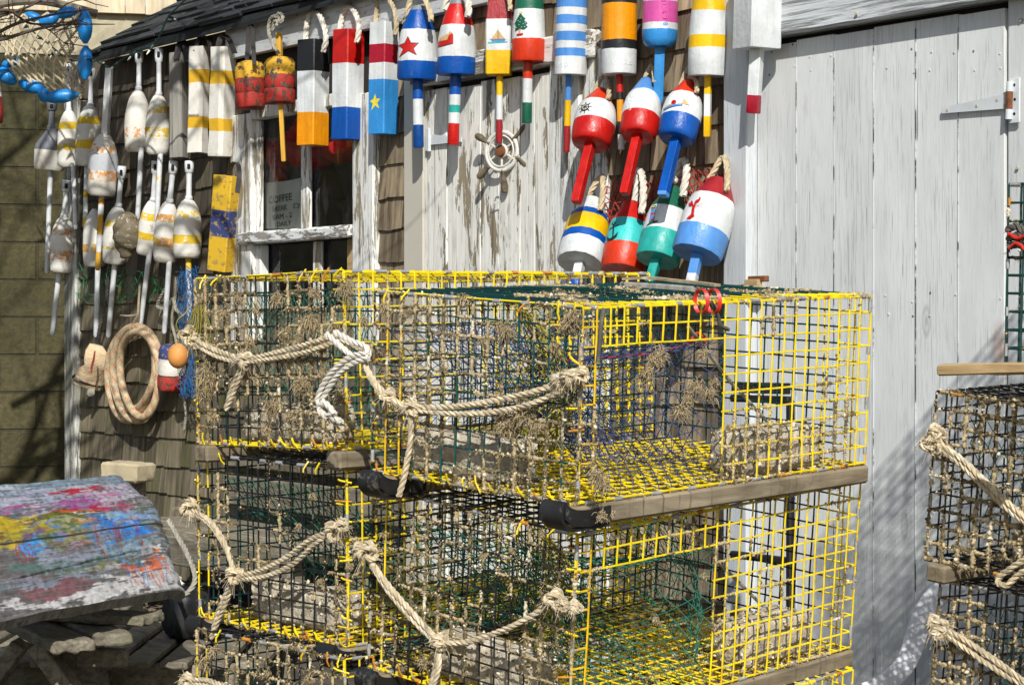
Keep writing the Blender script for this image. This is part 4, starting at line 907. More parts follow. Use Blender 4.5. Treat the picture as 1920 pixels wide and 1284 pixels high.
buoy('white square buoy with two amber bands, the wider right one of the pair', (419, 89), (415, 294), 57, 'sqr', 'box', WB, rot=-4, wob=.006, h=.065, group='weathered foam buoys', strap=([(408, 98, .03), (412, 76, .01), (419, 66, 0), (430, 76, .01), (440, 100, .03)], 11, 'leather'))
old('white buoy with worn orange bands hanging lowest at the left corner', (120, 405), (116, 511), 49, [(.22, FW_), (.34, FOW), (.60, FW_), (.80, FOW), (1, FW_)], (112, 511, 98, 628, 10.5), (126, 338, 120, 408, 11, PW), h=.06)
old('white buoy partly hidden behind the orange striped stick', (177, 392), (178, 500), 45, [(.24, FW_), (.30, FYW), (.62, FW_), (.76, FO), (1, FW_)], (184, 506, 180, 632, 11), None, h=.055)
old('white buoy with faded yellow marks left of the dirty round fender', (221, 385), (214, 494), 48, [(.26, FW_), (.36, FYW), (.7, FW_), (.75, FYW), (1, FW_)], (216, 494, 203, 632, 10.5), (229, 312, 222, 388, 10.5, PW), h=.055)
b = old('slim white buoy with two yellow bands right of the dirty round fender', (286, 374), (273, 477), 40, [(.23, FW_), (.36, FY), (.58, FW_), (.71, FY), (1, FW_)], (281, 477, 263, 612, 10.5), (292, 302, 287, 378, 10, PW), h=.055)
letters(b, '2923', 285, 424, 7, 'enamel_grey', rot=-78)
old('white buoy with orange and amber bands, middle of the three in the lower row', (316, 376), (310, 492), 48, [(.22, FW_), (.34, FO), (.60, FW_), (.74, FO), (1, FW_)], (318, 492, 308, 625, 10.5), (326, 302, 318, 380, 11, PW), h=.065)
old('white buoy with chipped yellow bands on a yellow-topped pipe beside the mustard board', (353, 371), (351, 484), 54, [(.22, FW_), (.34, FYW), (.62, FW_), (.76, FY), (1, FW_)], (353, 484, 356, 604, 11, [(.18, FY), (1, PW)]), (355, 302, 354, 375, 11, PW), h=.075)
b = buoy('mustard yellow square buoy with a worn navy band left of the window', (431, 330), (418, 507), 63, 'sq', 'box', [(.36, 'plank_mustard'), (.64, 'plank_navy'), (1, 'plank_mustard')], rot=6, wob=.002, group='weathered foam buoys', h=.06,
         strap=([(428, 330, .0), (436, 308, 0), (444, 306, .01), (449, 322, .03), (445, 362, .045)], 9, 'leather'))
old('red and white buoy half cut off by the left edge of the photo', (-16, 138), (-14, 230), 40, [(.48, FW_), (1, 'foam_red')], None, None, prof='barrel', h=.74, ropes=[([(-16, 140, 0), (-20, 80, 0), (-18, 18, 0)], 4, 'rope_manila')])

# ------------------------------------------------------------------ lobster traps
def rotm(a):
    c, s = np.cos(a), np.sin(a)
    Z = np.array([[c[2], -s[2], 0], [s[2], c[2], 0], [0, 0, 1]]); Y = np.array([[c[1], 0, s[1]], [0, 1, 0], [-s[1], 0, c[1]]]); X = np.array([[1, 0, 0], [0, c[0], -s[0]], [0, s[0], c[0]]])
    return Z @ Y @ X
CRUST = ['crust_tan', 'crust_white', 'crust_brown']
def vn(p, sc, sd): return mnoise.noise(Vector((p[0]*sc+sd*31, p[1]*sc+sd*17, p[2]*sc-sd*9)))
class Trap:
    def __init__(s, label, pose, dims, group, detail=1.0):
        s.p = np.array(pose[:3]); s.M = rotm(np.array(pose[3:])); s.L, s.W, s.H = dims; s.T = thing('lobster_trap', label, 'lobster trap', s.w((s.L/2, s.W/2, 0)), group); s.det = detail; s.seed = random.random()
    def w(s, q): return s.p + s.M @ np.asarray(q, float)
    def ww(s, a): return s.p + np.asarray(a, float) @ s.M.T
    def face(s, x, y, off=.02, which='end'):
        n = s.M[:, 0] if which == 'end' else s.M[:, 1]
        return ONP(x, y, s.p-n*off, n)
    def panel(s, name, o, du, dv, nu, nv, off, mats, colu, colv, skipu=None, skipv=None, crust=0.0, r=.0020, bulge=.004, thick=1.0, csize=1.0, clip=None):
        """welded wire panel; colu(i,j) material of the segment of v-wire i between rows j,j+1"""
        o, du, dv, off = map(lambda q: np.asarray(q, float), (o, du, dv, off)); sd = random.random()
        N = np.empty((nu+1, nv+1, 3)); sh_ = MB()
        for i in range(nu+1):
            for j in range(nv+1):
                q = o+du*i+dv*j; f = math.sin(math.pi*i/nu)*math.sin(math.pi*j/nv)
                N[i, j] = q+off*bulge*1000*(vn(q, 5, sd)*1.3)*min(1, f*2.0+.08)+du*.05*vn(q, 9, sd+.3)+dv*.05*vn(q, 9, sd+.6)
        mb = MB(); cm = MB(); cs, rs, ms, fz = [], [], [], []; offr = nrm(off)*r*.9
        def run(nodes, cols, skips, sgn):
            k = 0; n = len(nodes)-1
            while k < n:
                if skips[k]: k += 1; continue
                e = k
                while e+1 < n and not skips[e+1] and cols[e+1] == cols[k]: e += 1
                pts = np.array(nodes[k:e+2])+offr*sgn
                if len(pts) == 2: pts = np.array([pts[0], (pts[0]+pts[1])/2, pts[1]])
                mb.tube(s.ww(pts), r*thick, 5, cols[k], cap=True, seed=random.random()); k = e+1
            if crust > 0:
                for k in range(n):
                    if skips[k]: continue
                    a, b = nodes[k], nodes[k+1]; mid = (a+b)/2; d = crust*2.0+(vn(mid, 6, sd+2)+vn(mid, 19, sd+5)*.7)*2.1-.42
                    d2 = d*.8+random.uniform(-.25, .25)
                    if d2 > .38 and random.random() < .8:
                        tt_ = np.linspace(random.uniform(0, .3) if d2 < .8 else 0, random.uniform(.6, 1) if d2 < .8 else 1, 10)[:, None]; pp_ = a+(b-a)*tt_+offr*sgn+np.random.normal(0, .0007, (10, 3))
                        sh_.tube(s.ww(pp_), r*thick*np.random.uniform(1.05, 1.25+min(1.3, d2)*csize, 10), 6, random.choices((0, 1, 2), (6, .5, 4))[0], seed=random.random())
                    cnt = int(max(0, min(1.7, d))*15*s.det*random.uniform(.4, 1.4))
                    for _ in range(int(cnt*2.6)): fz.append(a+(b-a)*random.random()+np.random.normal(0, .0016, 3)+offr*sgn)
                    for _ in range(int(cnt*.75)):
                        t = random.random(); cs.append(a+(b-a)*t+np.random.normal(0, .0016, 3)*csize+offr*sgn); rs.append(random.choice((.0012, .0015, .0019, .0025, .0034))*random.uniform(.75, 1.2)*csize); ms.append(random.choices((0, 1, 2), (6, 1.5, 4))[0])
        for i in range(nu+1):
            run([N[i, j] for j in range(nv+1)], [colu(i, j) for j in range(nv)], [bool(skipu and skipu(i, j)) for j in range(nv)], 1)
        for j in range(nv+1):
            run([N[i, j] for i in range(nu+1)], [colv(i, j) for i in range(nu)], [bool(skipv and skipv(i, j)) for i in range(nu)], -1)
        ml = ['wire_'+m for m in mats]
        if clip: s.clip_geo(mb, len(ml), *clip, side=name == 'side_panel'); ml += ['clip_metal', 'clip_rust', 'wire_yellow', clip[0]]
        ob = mb.build(name, ml, s.T, smooth=70)
        if fz:
            B_f, D_f = np.array(fz), np.random.normal(0, 1, (len(fz), 3))*np.array([1, 1, .9])+np.array([-.35, -.25, -.35]); D_f /= np.linalg.norm(D_f, axis=1, keepdims=True)
            W_f = np.cross(D_f, np.random.normal(0, 1, D_f.shape)); W_f /= np.linalg.norm(W_f, axis=1, keepdims=True)+1e-9; ln_f = np.random.uniform(.003, .011, (len(fz), 1))*csize
            vf = np.stack([B_f-W_f*.0006, B_f+W_f*.0006, B_f+D_f*ln_f*.6+W_f*.0004+np.array([0, 0, -.001]), B_f+D_f*ln_f+np.array([0, 0, -.0025])], 1).reshape(-1, 3); kf = cm.nv
            cm.v.append(s.ww(vf)); cm.nv += len(vf); cm.sd.append(np.repeat(np.random.rand(len(fz)), 4)); cm.f += [(kf+4*q, kf+4*q+1, kf+4*q+2, kf+4*q+3) for q in range(len(fz))]; cm.m += random.choices((0, 2, 0), k=len(fz))
        if cs:
            cm.lumps(s.ww(np.array(cs)), np.array(rs), ms)
            k0 = cm.nv
            if sh_.nv:
                cm.v += sh_.v; cm.sd += sh_.sd; cm.f += [tuple(q+k0 for q in f_) for f_ in sh_.f]; cm.m += sh_.m; cm.nv += sh_.nv
            cm.build('barnacle_crust', CRUST, ob, smooth=70)['kind'] = 'stuff'
        s.N = N; return ob
    def cage(s, end, side, back, far, top, bot, cr, opening=None, band=2, thick=1.0, csize=1.0, clip=('wire_amber', 1.0)):
        L, W, H = s.L, s.W, s.H; nl, nw, nh = round(L/.038), round(W/.038), round(H/.0365); dl, dw, dh = L/nl, W/nw, H/nh; s.n = (nl, nw, nh); s.d = (dl, dw, dh)
        def C(spec):                # spec: (mats, fu, fv)
            return spec if isinstance(spec, tuple) else ([spec], lambda i, j: 0, lambda i, j: 0)
        e = C(end); s.panel('end_panel', (0, 0, 0), (0, dw, 0), (0, 0, dh), nw, nh, (-.001, 0, 0), *e, crust=cr[0], thick=thick, csize=csize, clip=clip)
        e = C(side); su = sv = None
        if opening:
            i0, i1, j1 = opening
            su = lambda i, j: i0 < i < i1 and 0 <= j < j1
            sv = lambda i, j: i0 <= i < i1 and 0 < j < j1
        s.panel('side_panel', (0, 0, 0), (dl, 0, 0), (0, 0, dh), nl, nh, (0, -.001, 0), *e, skipu=su, skipv=sv, crust=cr[1], thick=thick, csize=csize, clip=clip)
        s.panel('back_panel', (0, W, 0), (dl, 0, 0), (0, 0, dh), nl, nh, (0, .001, 0), *C(back), crust=cr[2], thick=thick)
        s.panel('far_panel', (L, 0, 0), (0, dw, 0), (0, 0, dh), nw, nh, (.001, 0, 0), *C(far), crust=cr[3], thick=thick)
        s.panel('top_panel', (0, 0, H), (dl, 0, 0), (0, dw, 0), nl, nw, (0, 0, .001), *C(top), crust=cr[4], bulge=.006, thick=thick)
        s.panel('bottom_panel', (0, 0, 0), (dl, 0, 0), (0, dw, 0), nl, nw, (0, 0, -.001), *C(bot), crust=cr[5], thick=thick)
    def clip_geo(s, m, o, stubs, nst, side=False):
        L, W, H = s.L, s.W, s.H
        E = [((0, 0, 0), (0, 0, H)), ((0, W, 0), (0, W, H)), ((L, 0, 0), (L, 0, H)), ((0, 0, 0), (0, W, 0)), ((0, 0, H), (0, W, H)), ((0, 0, 0), (L, 0, 0)), ((0, 0, H), (L, 0, H))]
        E = [E[2], E[5], E[6]] if side else [E[0], E[1], E[3], E[4]]
        for a, b in E:
            a, b = np.array(a), np.array(b); ln = np.linalg.norm(b-a); t = .02
            while t < ln-.02:
                p0, p1 = a+(b-a)*t/ln, a+(b-a)*(t+random.uniform(.014, .03))/ln
                m.tube(s.ww(np.array([p0, p1])), .0042, 7, o if random.random() < .8 else o+1); t += random.uniform(.06, .13)
        for a, b, dirn in (((0, .0, 0), (0, W, 0), (-.5, .3, 1)), ((0, W, 0), (0, W, H), (-.8, -1, .3)), ((0, 0, 0), (0, 0, H), (-.9, .9, .15)), ((0, 0, H), (0, W*.3, H), (-.4, .3, -1)), ((0, W*.8, H), (0, W, H), (-.4, .2, -1)))[:5 if nst and not side else 0]:
            a, b = np.array(a), np.array(b); n = int(np.linalg.norm(b-a)/.038)
            for i in range(n):
                if random.random() > .8*nst: continue
                q = a+(b-a)*(i+.4)/n; d = nrm(np.array(dirn)+np.random.normal(0, .25, 3)); ln = random.uniform(.014, .026)
                m.tube(s.ww(np.array([q-d*.010, q+d*ln*.5+np.array([-.004, 0, 0]), q+d*ln])), .0021, 5, o+random.choices((2, 3, 1), (6, 2, 2))[0], seed=random.random())
    def runners(s, cap=True, th=.038):
        for y in (.03, s.W-.03):
            ru = MB(); x0 = -.035; ru.bbox(s.w(((s.L+x0)/2+.01, y-.012, -th/2-.004)), (s.L-x0, .05, th), rot=s.M, bev=.005, seed=random.random())
            o = ru.build('runner', 'runner_wood', s.T)
            if cap:
                m = MB(); pts = [(x0-.002, y-.012, .006), (x0-.011, y-.012, .0), (x0-.015, y-.012, -.014), (x0-.010, y-.012, -th*.75), (x0+.012, y-.012, -th-.006), (x0+.06, y-.012, -th-.007), (x0+.115, y-.012, -th-.006)]
                sp = spline(pts, m=5); m.ribbon(s.ww(sp), .054, .006, s.M[:, 1])
                m.ribbon(s.ww(spline(np.array([(x0-.008, y-.039, -.008), (x0+.012, y-.040, -.020), (x0+.05, y-.040, -.026), (x0+.115, y-.040, -.023)]), m=4)), .030, .005, s.M[:, 2])
                m.build('rubber_cap', 'rubber_black', o, smooth=50)
    def net(s, rings, mat, n=22, r=.0010, jit=.006, name='net_head'):
        """diamond mesh over a sequence of closed or open point rows"""
        A = np.array([resample(spline(q), 1)[:1] if False else np.array(q, float) for q in rings]); k, n = A.shape[:2]; m = MB()
        A = A+np.random.normal(0, jit, A.shape)*np.linspace(0, 1, k)[:, None, None]
        for sgn in (1, -1):
            for st in range(-k, n+k):
                pts = []
                for j in range(k):
                    i = st+sgn*j*.5
                    lo = math.floor(i); f = i-lo
                    if 0 <= lo < n-1: pts.append(A[j, lo]*(1-f)+A[j, lo+1]*f)
                    elif lo == n-1 and f == 0: pts.append(A[j, lo])
                if len(pts) > 1: m.tube(s.ww(np.array(pts)), r, 4, 0, cap=False, seed=random.random())
        o_ = m.build(name, mat, s.T, smooth=80); return o_
    def funnel(s, x0, x1, z1, mat, depth=.26, rr=.07, cx=None, cz=None, n=34, k=15, y0=0.0, sg=1, r=.0010, jit=.005):
        cx = (x0+x1)/2 if cx is None else cx; cz = z1*.62 if cz is None else cz; per = []
        w, h = x1-x0, z1-.01; tot = 2*(w+h)
        for i in range(n+1):
            q = (i/n)*tot
            if q < w: per.append((x0+q, .006))
            elif q < w+h: per.append((x1, .006+(q-w)))
            elif q < 2*w+h: per.append((x1-(q-w-h), .006+h))
            else: per.append((x0, .006+h-(q-2*w-h)))
        per = np.array(per); an = np.arctan2(per[:, 1]-z1/2, (per[:, 0]-cx)); rings = []
        for j in range(k):
            t = j/(k-1); e = t**.75
            tx, tz = cx+rr*np.cos(an), cz+rr*np.sin(an)
            X = per[:, 0]*(1-e)+tx*e; Z = per[:, 1]*(1-e)+tz*e-.03*math.sin(math.pi*t)*(per[:, 1] < z1*.5)*0
            rings.append(np.stack([X, np.full(n+1, y0+sg*depth*t), Z], 1))
        return s.net(rings, mat, jit=jit, r=r)
    def sheet(s, a, b, c, d, nu, nv, mat, sag=(0, 0, 0), jit=.004, r=.0010, name='net_sheet'):
        a, b, c, d = map(np.array, (a, b, c, d)); rows = []
        for j in range(nv):
            v = j/(nv-1); rows.append([(1-v)*((1-u)*a+u*b)+v*((1-u)*d+u*c)+np.array(sag)*math.sin(math.pi*u)*math.sin(math.pi*v) for u in np.linspace(0, 1, nu)])
        return s.net(rows, mat, jit=jit, r=r, name=name)
    def brick(s, c, size, mat='brick_ballast', rz=0):
        m = MB(); m.bbox(s.w(c), size, rot=s.M @ rotm(np.array([0, 0, rz])), bev=.008, n=(5, 1, 1), jit=.008, seed=random.random()); o = m.build('ballast_brick', mat, s.T, smooth=60)
        q = MB(); k = 260; pts = np.random.uniform(-.5, .5, (k, 3))*np.array(size); ax = np.random.randint(0, 3, k)
        for i in range(k): pts[i, ax[i]] = math.copysign(size[ax[i]]/2, pts[i, ax[i]])
        q.lumps(s.ww(np.array(c)+pts), np.random.uniform(.002, .0055, k), random.choices((0, 1, 2), (4, 4, 1.5), k=k)); q.build('barnacle_crust', CRUST, o, smooth=70)['kind'] = 'stuff'
    def weeds(s, spots, mat='weed', which='end', dn=26):
        m = MB()
        for (x, y, rad) in spots:
            c = s.face(x, y, .004, which); sc = rad*DEP(c)/FPX
            for _ in range(int(3.0*dn*(rad/14)**1.3)+14):
                b = c+np.random.normal(0, .34, 3)*sc; d = nrm(np.random.normal(0, .65, 3)+np.array([0, 0, -.55])+nrm(CAM-c)*.35); ln = sc*random.uniform(.35, .95)
                cu = np.random.normal(0, .3, 3); pts = [b, b+d*ln*.4+cu*ln*.1, b+d*ln*.75+cu*ln*.35-np.array([0, 0, ln*.08]), b+d*ln+cu*ln*.7-np.array([0, 0, ln*.22])]
                m.tube(np.array(pts), [.0009, .0008, .0006, .0003], 3, 0, cap=False, seed=random.random())
        o_ = m.build('seaweed', mat, s.T, smooth=80); o_['kind'] = 'stuff'; return o_
    def bridle(s, lines, knots, R_=.0064, off=.022, mat='rope_bridle', dbl=11):
        m = MB()
        for ln, two in lines:
            pts = [s.face(q[0], q[1], off+(q[2] if len(q) > 2 else 0)) for q in ln]
            m.rope(spline(pts), R_, seed=random.random())
            if two:
                k = len(ln); pts = [s.face(q[0]+two*.35*math.sin(math.pi*i/(k-1)), q[1]+two*math.sin(math.pi*(i+.25)/(k-.5)), off-.001+(q[2] if len(q) > 2 else 0)) for i, q in enumerate(ln)]
                m.rope(spline(pts), R_, seed=random.random())
        for (x, y, rad) in knots:
            c = s.face(x, y, off+.004); sc = rad*DEP(c)/FPX; e1 = nrm(CAM-c); e2 = nrm(np.cross(e1, [0, 0, 1.])); e3 = np.cross(e2, e1); ph = random.uniform(0, 6)
            t = np.linspace(0, 2*math.pi, 60)
            q = [c+sc*.36*((math.sin(a+ph)+2*math.sin(2*a+ph))*e2+(math.cos(a+ph)-2*math.cos(2*a+ph))*e3-1.6*math.sin(3*a)*e1*.8)*.62 for a in t]
            m.rope(np.array(q), R_*.95, seed=random.random())
            q = [c+sc*.62*(math.cos(a)*e2*.9+math.sin(a)*(e3*.45+e1*.6)) for a in t]; m.rope(np.array(q), R_*.95, seed=random.random())
        o = m.build('rope_bridle', mat, s.T, smooth=60)
        f = MB()                                       # frayed fibres about the knots
        for (x, y, rad) in knots:
            c = s.face(x, y, off+.006); sc = rad*DEP(c)/FPX
            for _ in range(26):
                d = nrm(np.random.normal(0, 1, 3)); f.tube([c+d*sc*.6, c+d*sc*random.uniform(.8, 1.15)+np.array([0, 0, -.15*sc]), c+d*sc*random.uniform(1, 1.5)-np.array([0, 0, .4*sc])], .0005, 3, 0, cap=False)
        f.build('frayed_fibres', mat, o, smooth=80)['kind'] = 'stuff'

GA, GB, GC = 'traps stacked in the right front pile', 'traps stacked in the left rear pile', 'dark traps stacked at the right edge'
A_ = [3.0149, -2.0444, 0.8161, 0.0683, -0.0377, 1.754]; A2_ = [2.9284, -1.9978, 0.3932, 0.1102, -0.0572, 1.7565]
# top trap of the front pile
def endc(i0, top2): return (['teal', 'amber', 'yellow'], lambda i, j: (1 if i in (12, 13) and j < 8 else 0), lambda i, j: (1 if (j == 9 and i < 2) else 0))
def sidec(nl, nh): return (['yellow', 'amber', 'teal'], lambda i, j: (1 if (i < 2 or (j < 1 and i % 3 == 0)) else 0), lambda i, j: (1 if (j in (0,) or i < 1) else 0))
t = Trap('top lobster trap of the front pile with teal wire end and yellow side', A_, (.914, .545, .356), GA)
t.cage(endc(0, 0), sidec(24, 10), 'dark_green', (['yellow', 'dark_green'], lambda i, j: 0 if i < 4 else 1, lambda i, j: 0 if i < 2 else 1), (['dark_green', 'yellow', 'amber'], lambda i, j: 1 if (j < 2 or i < 1) else 0, lambda i, j: 1 if (j < 2 or (i > 12 and j < 4)) else 0), 'yellow', (.52, .08, .10, .0, .19, .12), opening=(1, 11, 8))
t.runners()
t.funnel(.04, .42, .285, 'net_blue', depth=.30, rr=.06, cx=.24, cz=.17)
t.funnel(.04, .42, .285, 'net_blue', depth=.22, rr=.06, cx=.22, cz=.18, y0=.545, sg=-1)
t.sheet((.43, .10, .30), (.43, .52, .30), (.47, .50, .02), (.47, .10, .02), 13, 10, 'net_blue', sag=(.05, 0, 0), jit=.008)
t.sheet((.05, .16, .33), (.16, .30, .33), (.20, .30, .06), (.07, .14, .05), 14, 30, 'net_olive', sag=(.06, -.05, 0), jit=.012, r=.0014, name='bait_bag')
t.sheet((.02, .10, .31), (.02, .45, .31), (.30, .45, .03), (.30, .10, .03), 12, 12, 'net_blue', jit=.01)
t.brick((.10, .36, .045), (.09, .26, .08)); t.brick((.66, .07, .045), (.25, .10, .085))
t.weeds([(948, 620, 20), (955, 792, 24), (985, 775, 26), (1065, 610, 18), (905, 640, 10), (935, 610, 13), (1010, 800, 14), (760, 590, 12), (835, 690, 11), (1120, 890, 18), (1075, 590, 16), (720, 575, 14), (870, 560, 12), (1040, 650, 14)])
t.weeds([(1212, 700, 20), (1225, 675, 15), (1302, 722, 20), (1290, 750, 15), (1275, 770, 18), (1340, 715, 12), (1330, 735, 16), (1235, 665, 22), (1320, 660, 12), (1365, 800, 9), (1130, 905, 20), (1140, 960, 14)], which='side', dn=22)
t.bridle([([(1078, 708), (1040, 722), (985, 738), (920, 752), (850, 762), (772, 764)], 21), ([(766, 765), (735, 748), (712, 728), (692, 700), (680, 672)], 8), ([(770, 772), (770, 820), (764, 860), (756, 900), (748, 930)], 0)],
         [(1070, 708, 26), (1048, 712, 20), (770, 764, 24), (728, 742, 20), (1090, 703, 20)])
m = MB(); m.rope(spline([t.face(*q) for q in ((612, 626), (640, 650), (668, 672), (690, 668), (686, 650), (660, 640), (628, 622))]), .0066)
m.rope(spline([t.face(*q, .03) for q in ((690, 670), (660, 682), (632, 705), (612, 735), (600, 758))]), .0066); m.rope(spline([t.face(*q, .03) for q in ((688, 662), (655, 670), (625, 695), (604, 725), (594, 752))]), .0066)
m.rope(spline([t.face(*q, .03) for q in ((596, 750), (604, 772), (622, 782), (640, 790))]), .0066); m.rope(spline([t.face(*q, .035) for q in ((604, 752), (622, 768), (612, 780), (598, 766), (610, 756), (628, 776))]), .0066)
m.build('rope_tail', 'rope_white', t.T, smooth=60)
for cx_ in (1313, 1336):
    m = MB()
    ring = [t.face(cx_+12*math.cos(a)+2, 565-23*math.sin(a), .02+.02*math.cos(a*1.0), 'side') for a in np.linspace(-1.2, 4.3, 26)]
    m.ribbon(ring, .0075, .002, t.M[:, 1]*.55+t.M[:, 0]*-.5); m.build('strap', 'strap_red', t.T, smooth=60)
m = MB(); m.tube(spline([t.face(*q, .006, 'side') for q in ((1133, 578), (1127, 610), (1124, 645), (1121, 680))]), .0045, 6); m.build('bungee_cord', 'rope_dark', t.T); m = MB(); m.tube(spline([t.face(*q, .006, 'side') for q in ((1333, 565), (1345, 590), (1352, 610), (1366, 618))]), .004, 6); m.build('bungee_cord', 'rope_dark', t.T)
m = MB(); m.tube(spline([t.w(q) for q in ((.52, .50, .20), (.70, .40, .215), (.86, .42, .235))]), .003, 6); m.tube(spline([t.w(q) for q in ((.84, .42, .235), (.865, .42, .25), (.87, .40, .235), (.85, .41, .225))]), .004, 6); m.build('bait_cord', 'net_red', t.T)
def tf(x, y, dz=.008): return ONP(x, y, t.w((0, 0, t.H+dz)), t.M[:, 2])
m = MB(); m.ribbon(spline([tf(*q) for q in ((1172, 523), (1215, 521), (1265, 526), (1305, 530), (1345, 535))]), .022, .006, t.M[:, 0]); m.build('strap', 'rope_manila', t.T, smooth=60, label='tan webbing strip lying on the top wires')
m = MB(); m.tube(spline([tf(*q) for q in ((1165, 534), (1200, 536), (1250, 539), (1300, 543))]), .007, 6); m.build('stick', 'gray_wood', t.T)
m = MB(); m.tube([t.w(q) for q in ((.43, .10, .30), (.62, .14, .18), (.80, .12, .04))], .004, 6); m.build('door_bungee', 'rope_grey', t.T)

def endb(nw): return (['black', 'yellow', 'amber'], lambda i, j: (1 if (i <= 0 or i == nw-1 or i == nw) and (i+j) % 5 else 0), lambda i, j: 1 if (j == 0 or i < 1) else (1 if (i >= nw-1 and j in (2, 6)) else 0))
t = Trap('second lobster trap of the front pile with black wire end and green net funnel', A2_, (.914, .545, .365), GA)
t.cage((['black', 'yellow', 'amber'], lambda i, j: (1 if i in (0, 13) else 0), lambda i, j: 1 if (j == 0) or (i < 1 and j in (10, 9)) else 0), sidec(24, 10), 'black', (['yellow', 'black'], lambda i, j: 0 if i < 3 else 1, lambda i, j: 0 if i < 2 else 1), (['yellow', 'amber', 'black'], lambda i, j: 0 if j < 2 else 2, lambda i, j: 0 if j < 3 else 2), 'yellow', (.36, .04, .04, .0, .06, .08), opening=(1, 11, 8))
t.runners()
t.funnel(.04, .42, .29, 'net_green', depth=.30, rr=.07, cx=.24, cz=.17, jit=.006)
t.funnel(.04, .42, .29, 'net_green', depth=.22, rr=.06, cx=.22, cz=.18, y0=.545, sg=-1)
t.sheet((.43, .06, .33), (.43, .52, .33), (.58, .30, .10), (.47, .06, .02), 16, 14, 'net_green', sag=(.10, 0, 0), jit=.010)
t.sheet((.06, .14, .33), (.18, .28, .33), (.20, .30, .10), (.08, .14, .10), 12, 26, 'net_olive', sag=(.06, -.05, 0), jit=.012, r=.0013, name='bait_bag')
t.sheet((.02, .08, .31), (.02, .47, .31), (.34, .45, .05), (.34, .10, .05), 14, 14, 'net_green', jit=.012)
t.brick((.70, .08, .045), (.22, .10, .085)); t.brick((.10, .30, .045), (.09, .26, .08))
t.bridle([([(1034, 1128), (990, 1158), (940, 1182), (880, 1202), (826, 1206)], 0), ([(684, 1032), (715, 1080), (755, 1128), (795, 1172), (822, 1200)], 20), ([(822, 1208), (820, 1235), (814, 1262), (806, 1292)], 10)],
         [(1040, 1122, 26), (1052, 1135, 20), (690, 1035, 28), (676, 1030, 20), (824, 1202, 24), (1078, 1138, 18)], R_=.0064)
t.weeds([(795, 1240, 14), (1130, 965, 12), (720, 1000, 9), (905, 1040, 9), (1015, 1000, 9), (960, 1030, 8)])
t.weeds([(1230, 1160, 10), (1320, 1080, 8)], which='side')
m = MB(); m.tube([t.w(q) for q in ((.43, .10, .33), (.62, .14, .20), (.80, .12, .06))], .004, 6); m.build('door_bungee', 'rope_grey', t.T)
a3 = list(A2_); a3[2] -= .385; a3[0] -= .02
t = Trap('bottom lobster trap of the front pile, only its yellow top edge showing', a3, (.914, .545, .345), GA)
t.cage((['black', 'yellow'], lambda i, j: 0, lambda i, j: 1 if j > 7 and i < 3 else 0), 'yellow', 'black', 'yellow', 'yellow', 'yellow', (.2, .02, 0, 0, .04, 0)); t.runners(cap=False, th=.014)

# rear pile
B_ = [2.2761, -2.0775, 0.8852, -0.0126, -0.0134, 1.6829]; B2_ = [2.2531, -2.0601, 0.471, 0.0208, -0.0282, 1.6866]; B3_ = [2.3233, -2.108, 0.087, 0.0126, -0.0231, 1.6693]
ys = (['yellow', 'amber', 'black'], lambda i, j: 0, lambda i, j: 0)
def eb(seed): return (['black', 'yellow', 'amber'], lambda i, j: 1 if (i == 0 or i == 14 or (i == 13 and (j*7+seed) % 3)) else 0, lambda i, j: 1 if (j in (0,) or (i > 13) or (i == 0) or (j == 10 and i in (0, 1, 2, 12, 13))) else 0)
t = Trap('top lobster trap of the rear pile, heavily overgrown with weed behind black wire', B_, (.914, .545, .37), GB)
t.cage(eb(1), ys, 'dark_green', 'yellow', ys, 'yellow', (.70, .12, .15, 0, .10, .1)); t.runners(cap=False)
t.weeds([(585, 605, 24), (535, 625, 16), (565, 720, 20), (512, 760, 22), (640, 740, 20), (605, 650, 14), (390, 700, 26), (385, 735, 20), (395, 660, 18), (650, 540, 22), (560, 640, 15), (470, 640, 12), (445, 560, 16), (520, 560, 18), (420, 590, 14), (500, 800, 14), (590, 550, 14), (630, 610, 18), (400, 780, 14), (440, 720, 12), (610, 700, 14), (480, 580, 12), (380, 560, 12), (545, 780, 14), (680, 600, 12)], dn=30)
t.brick((.10, .30, .045), (.09, .30, .08))
t.sheet((.1, .05, .34), (.1, .50, .34), (.14, .50, .04), (.14, .05, .04), 24, 18, 'net_green', jit=.012)
t.funnel(.5, .86, .30, 'net_green', depth=.25, rr=.07, n=32, k=14)
t.bridle([([(352, 630), (385, 648), (420, 662), (455, 674)], 12), ([(458, 676), (505, 664), (560, 650), (605, 636), (640, 630), (690, 660)], 13), ([(458, 684), (450, 708), (438, 735), (424, 768)], -9)], [(352, 628, 24), (362, 640, 20), (458, 676, 24), (690, 664, 22), (700, 655, 18)])
m = MB()
for k in range(34):
    c0 = t.face(372, 575, .01); e = np.random.normal(0, 1, 3); pts = [c0+e*.006, c0+e*.012+np.array([0, 0, -.03]), c0+e*.018+np.array([-.01, 0, -.06]), c0+e*.012+np.array([-.012, 0, -.10])]; m.tube(spline(pts, m=4), .0009, 3, 0, cap=False, seed=random.random())
m.build('frayed_fibres', 'net_olive', t.T)['kind'] = 'stuff'
t = Trap('middle lobster trap of the rear pile with black wire end and forked rope bridle', B2_, (.914, .545, .37), GB)
t.cage(eb(2), ys, 'dark_green', 'yellow', (['black', 'yellow'], lambda i, j: 1 if j < 1 else 0, lambda i, j: 1 if j < 1 else 0), 'yellow', (.30, .10, .03, 0, .04, .05)); t.runners()
t.brick((.10, .27, .045), (.10, .30, .08))
t.sheet((.03, .05, .32), (.03, .50, .32), (.30, .50, .04), (.30, .05, .04), 20, 18, 'net_green', jit=.012)
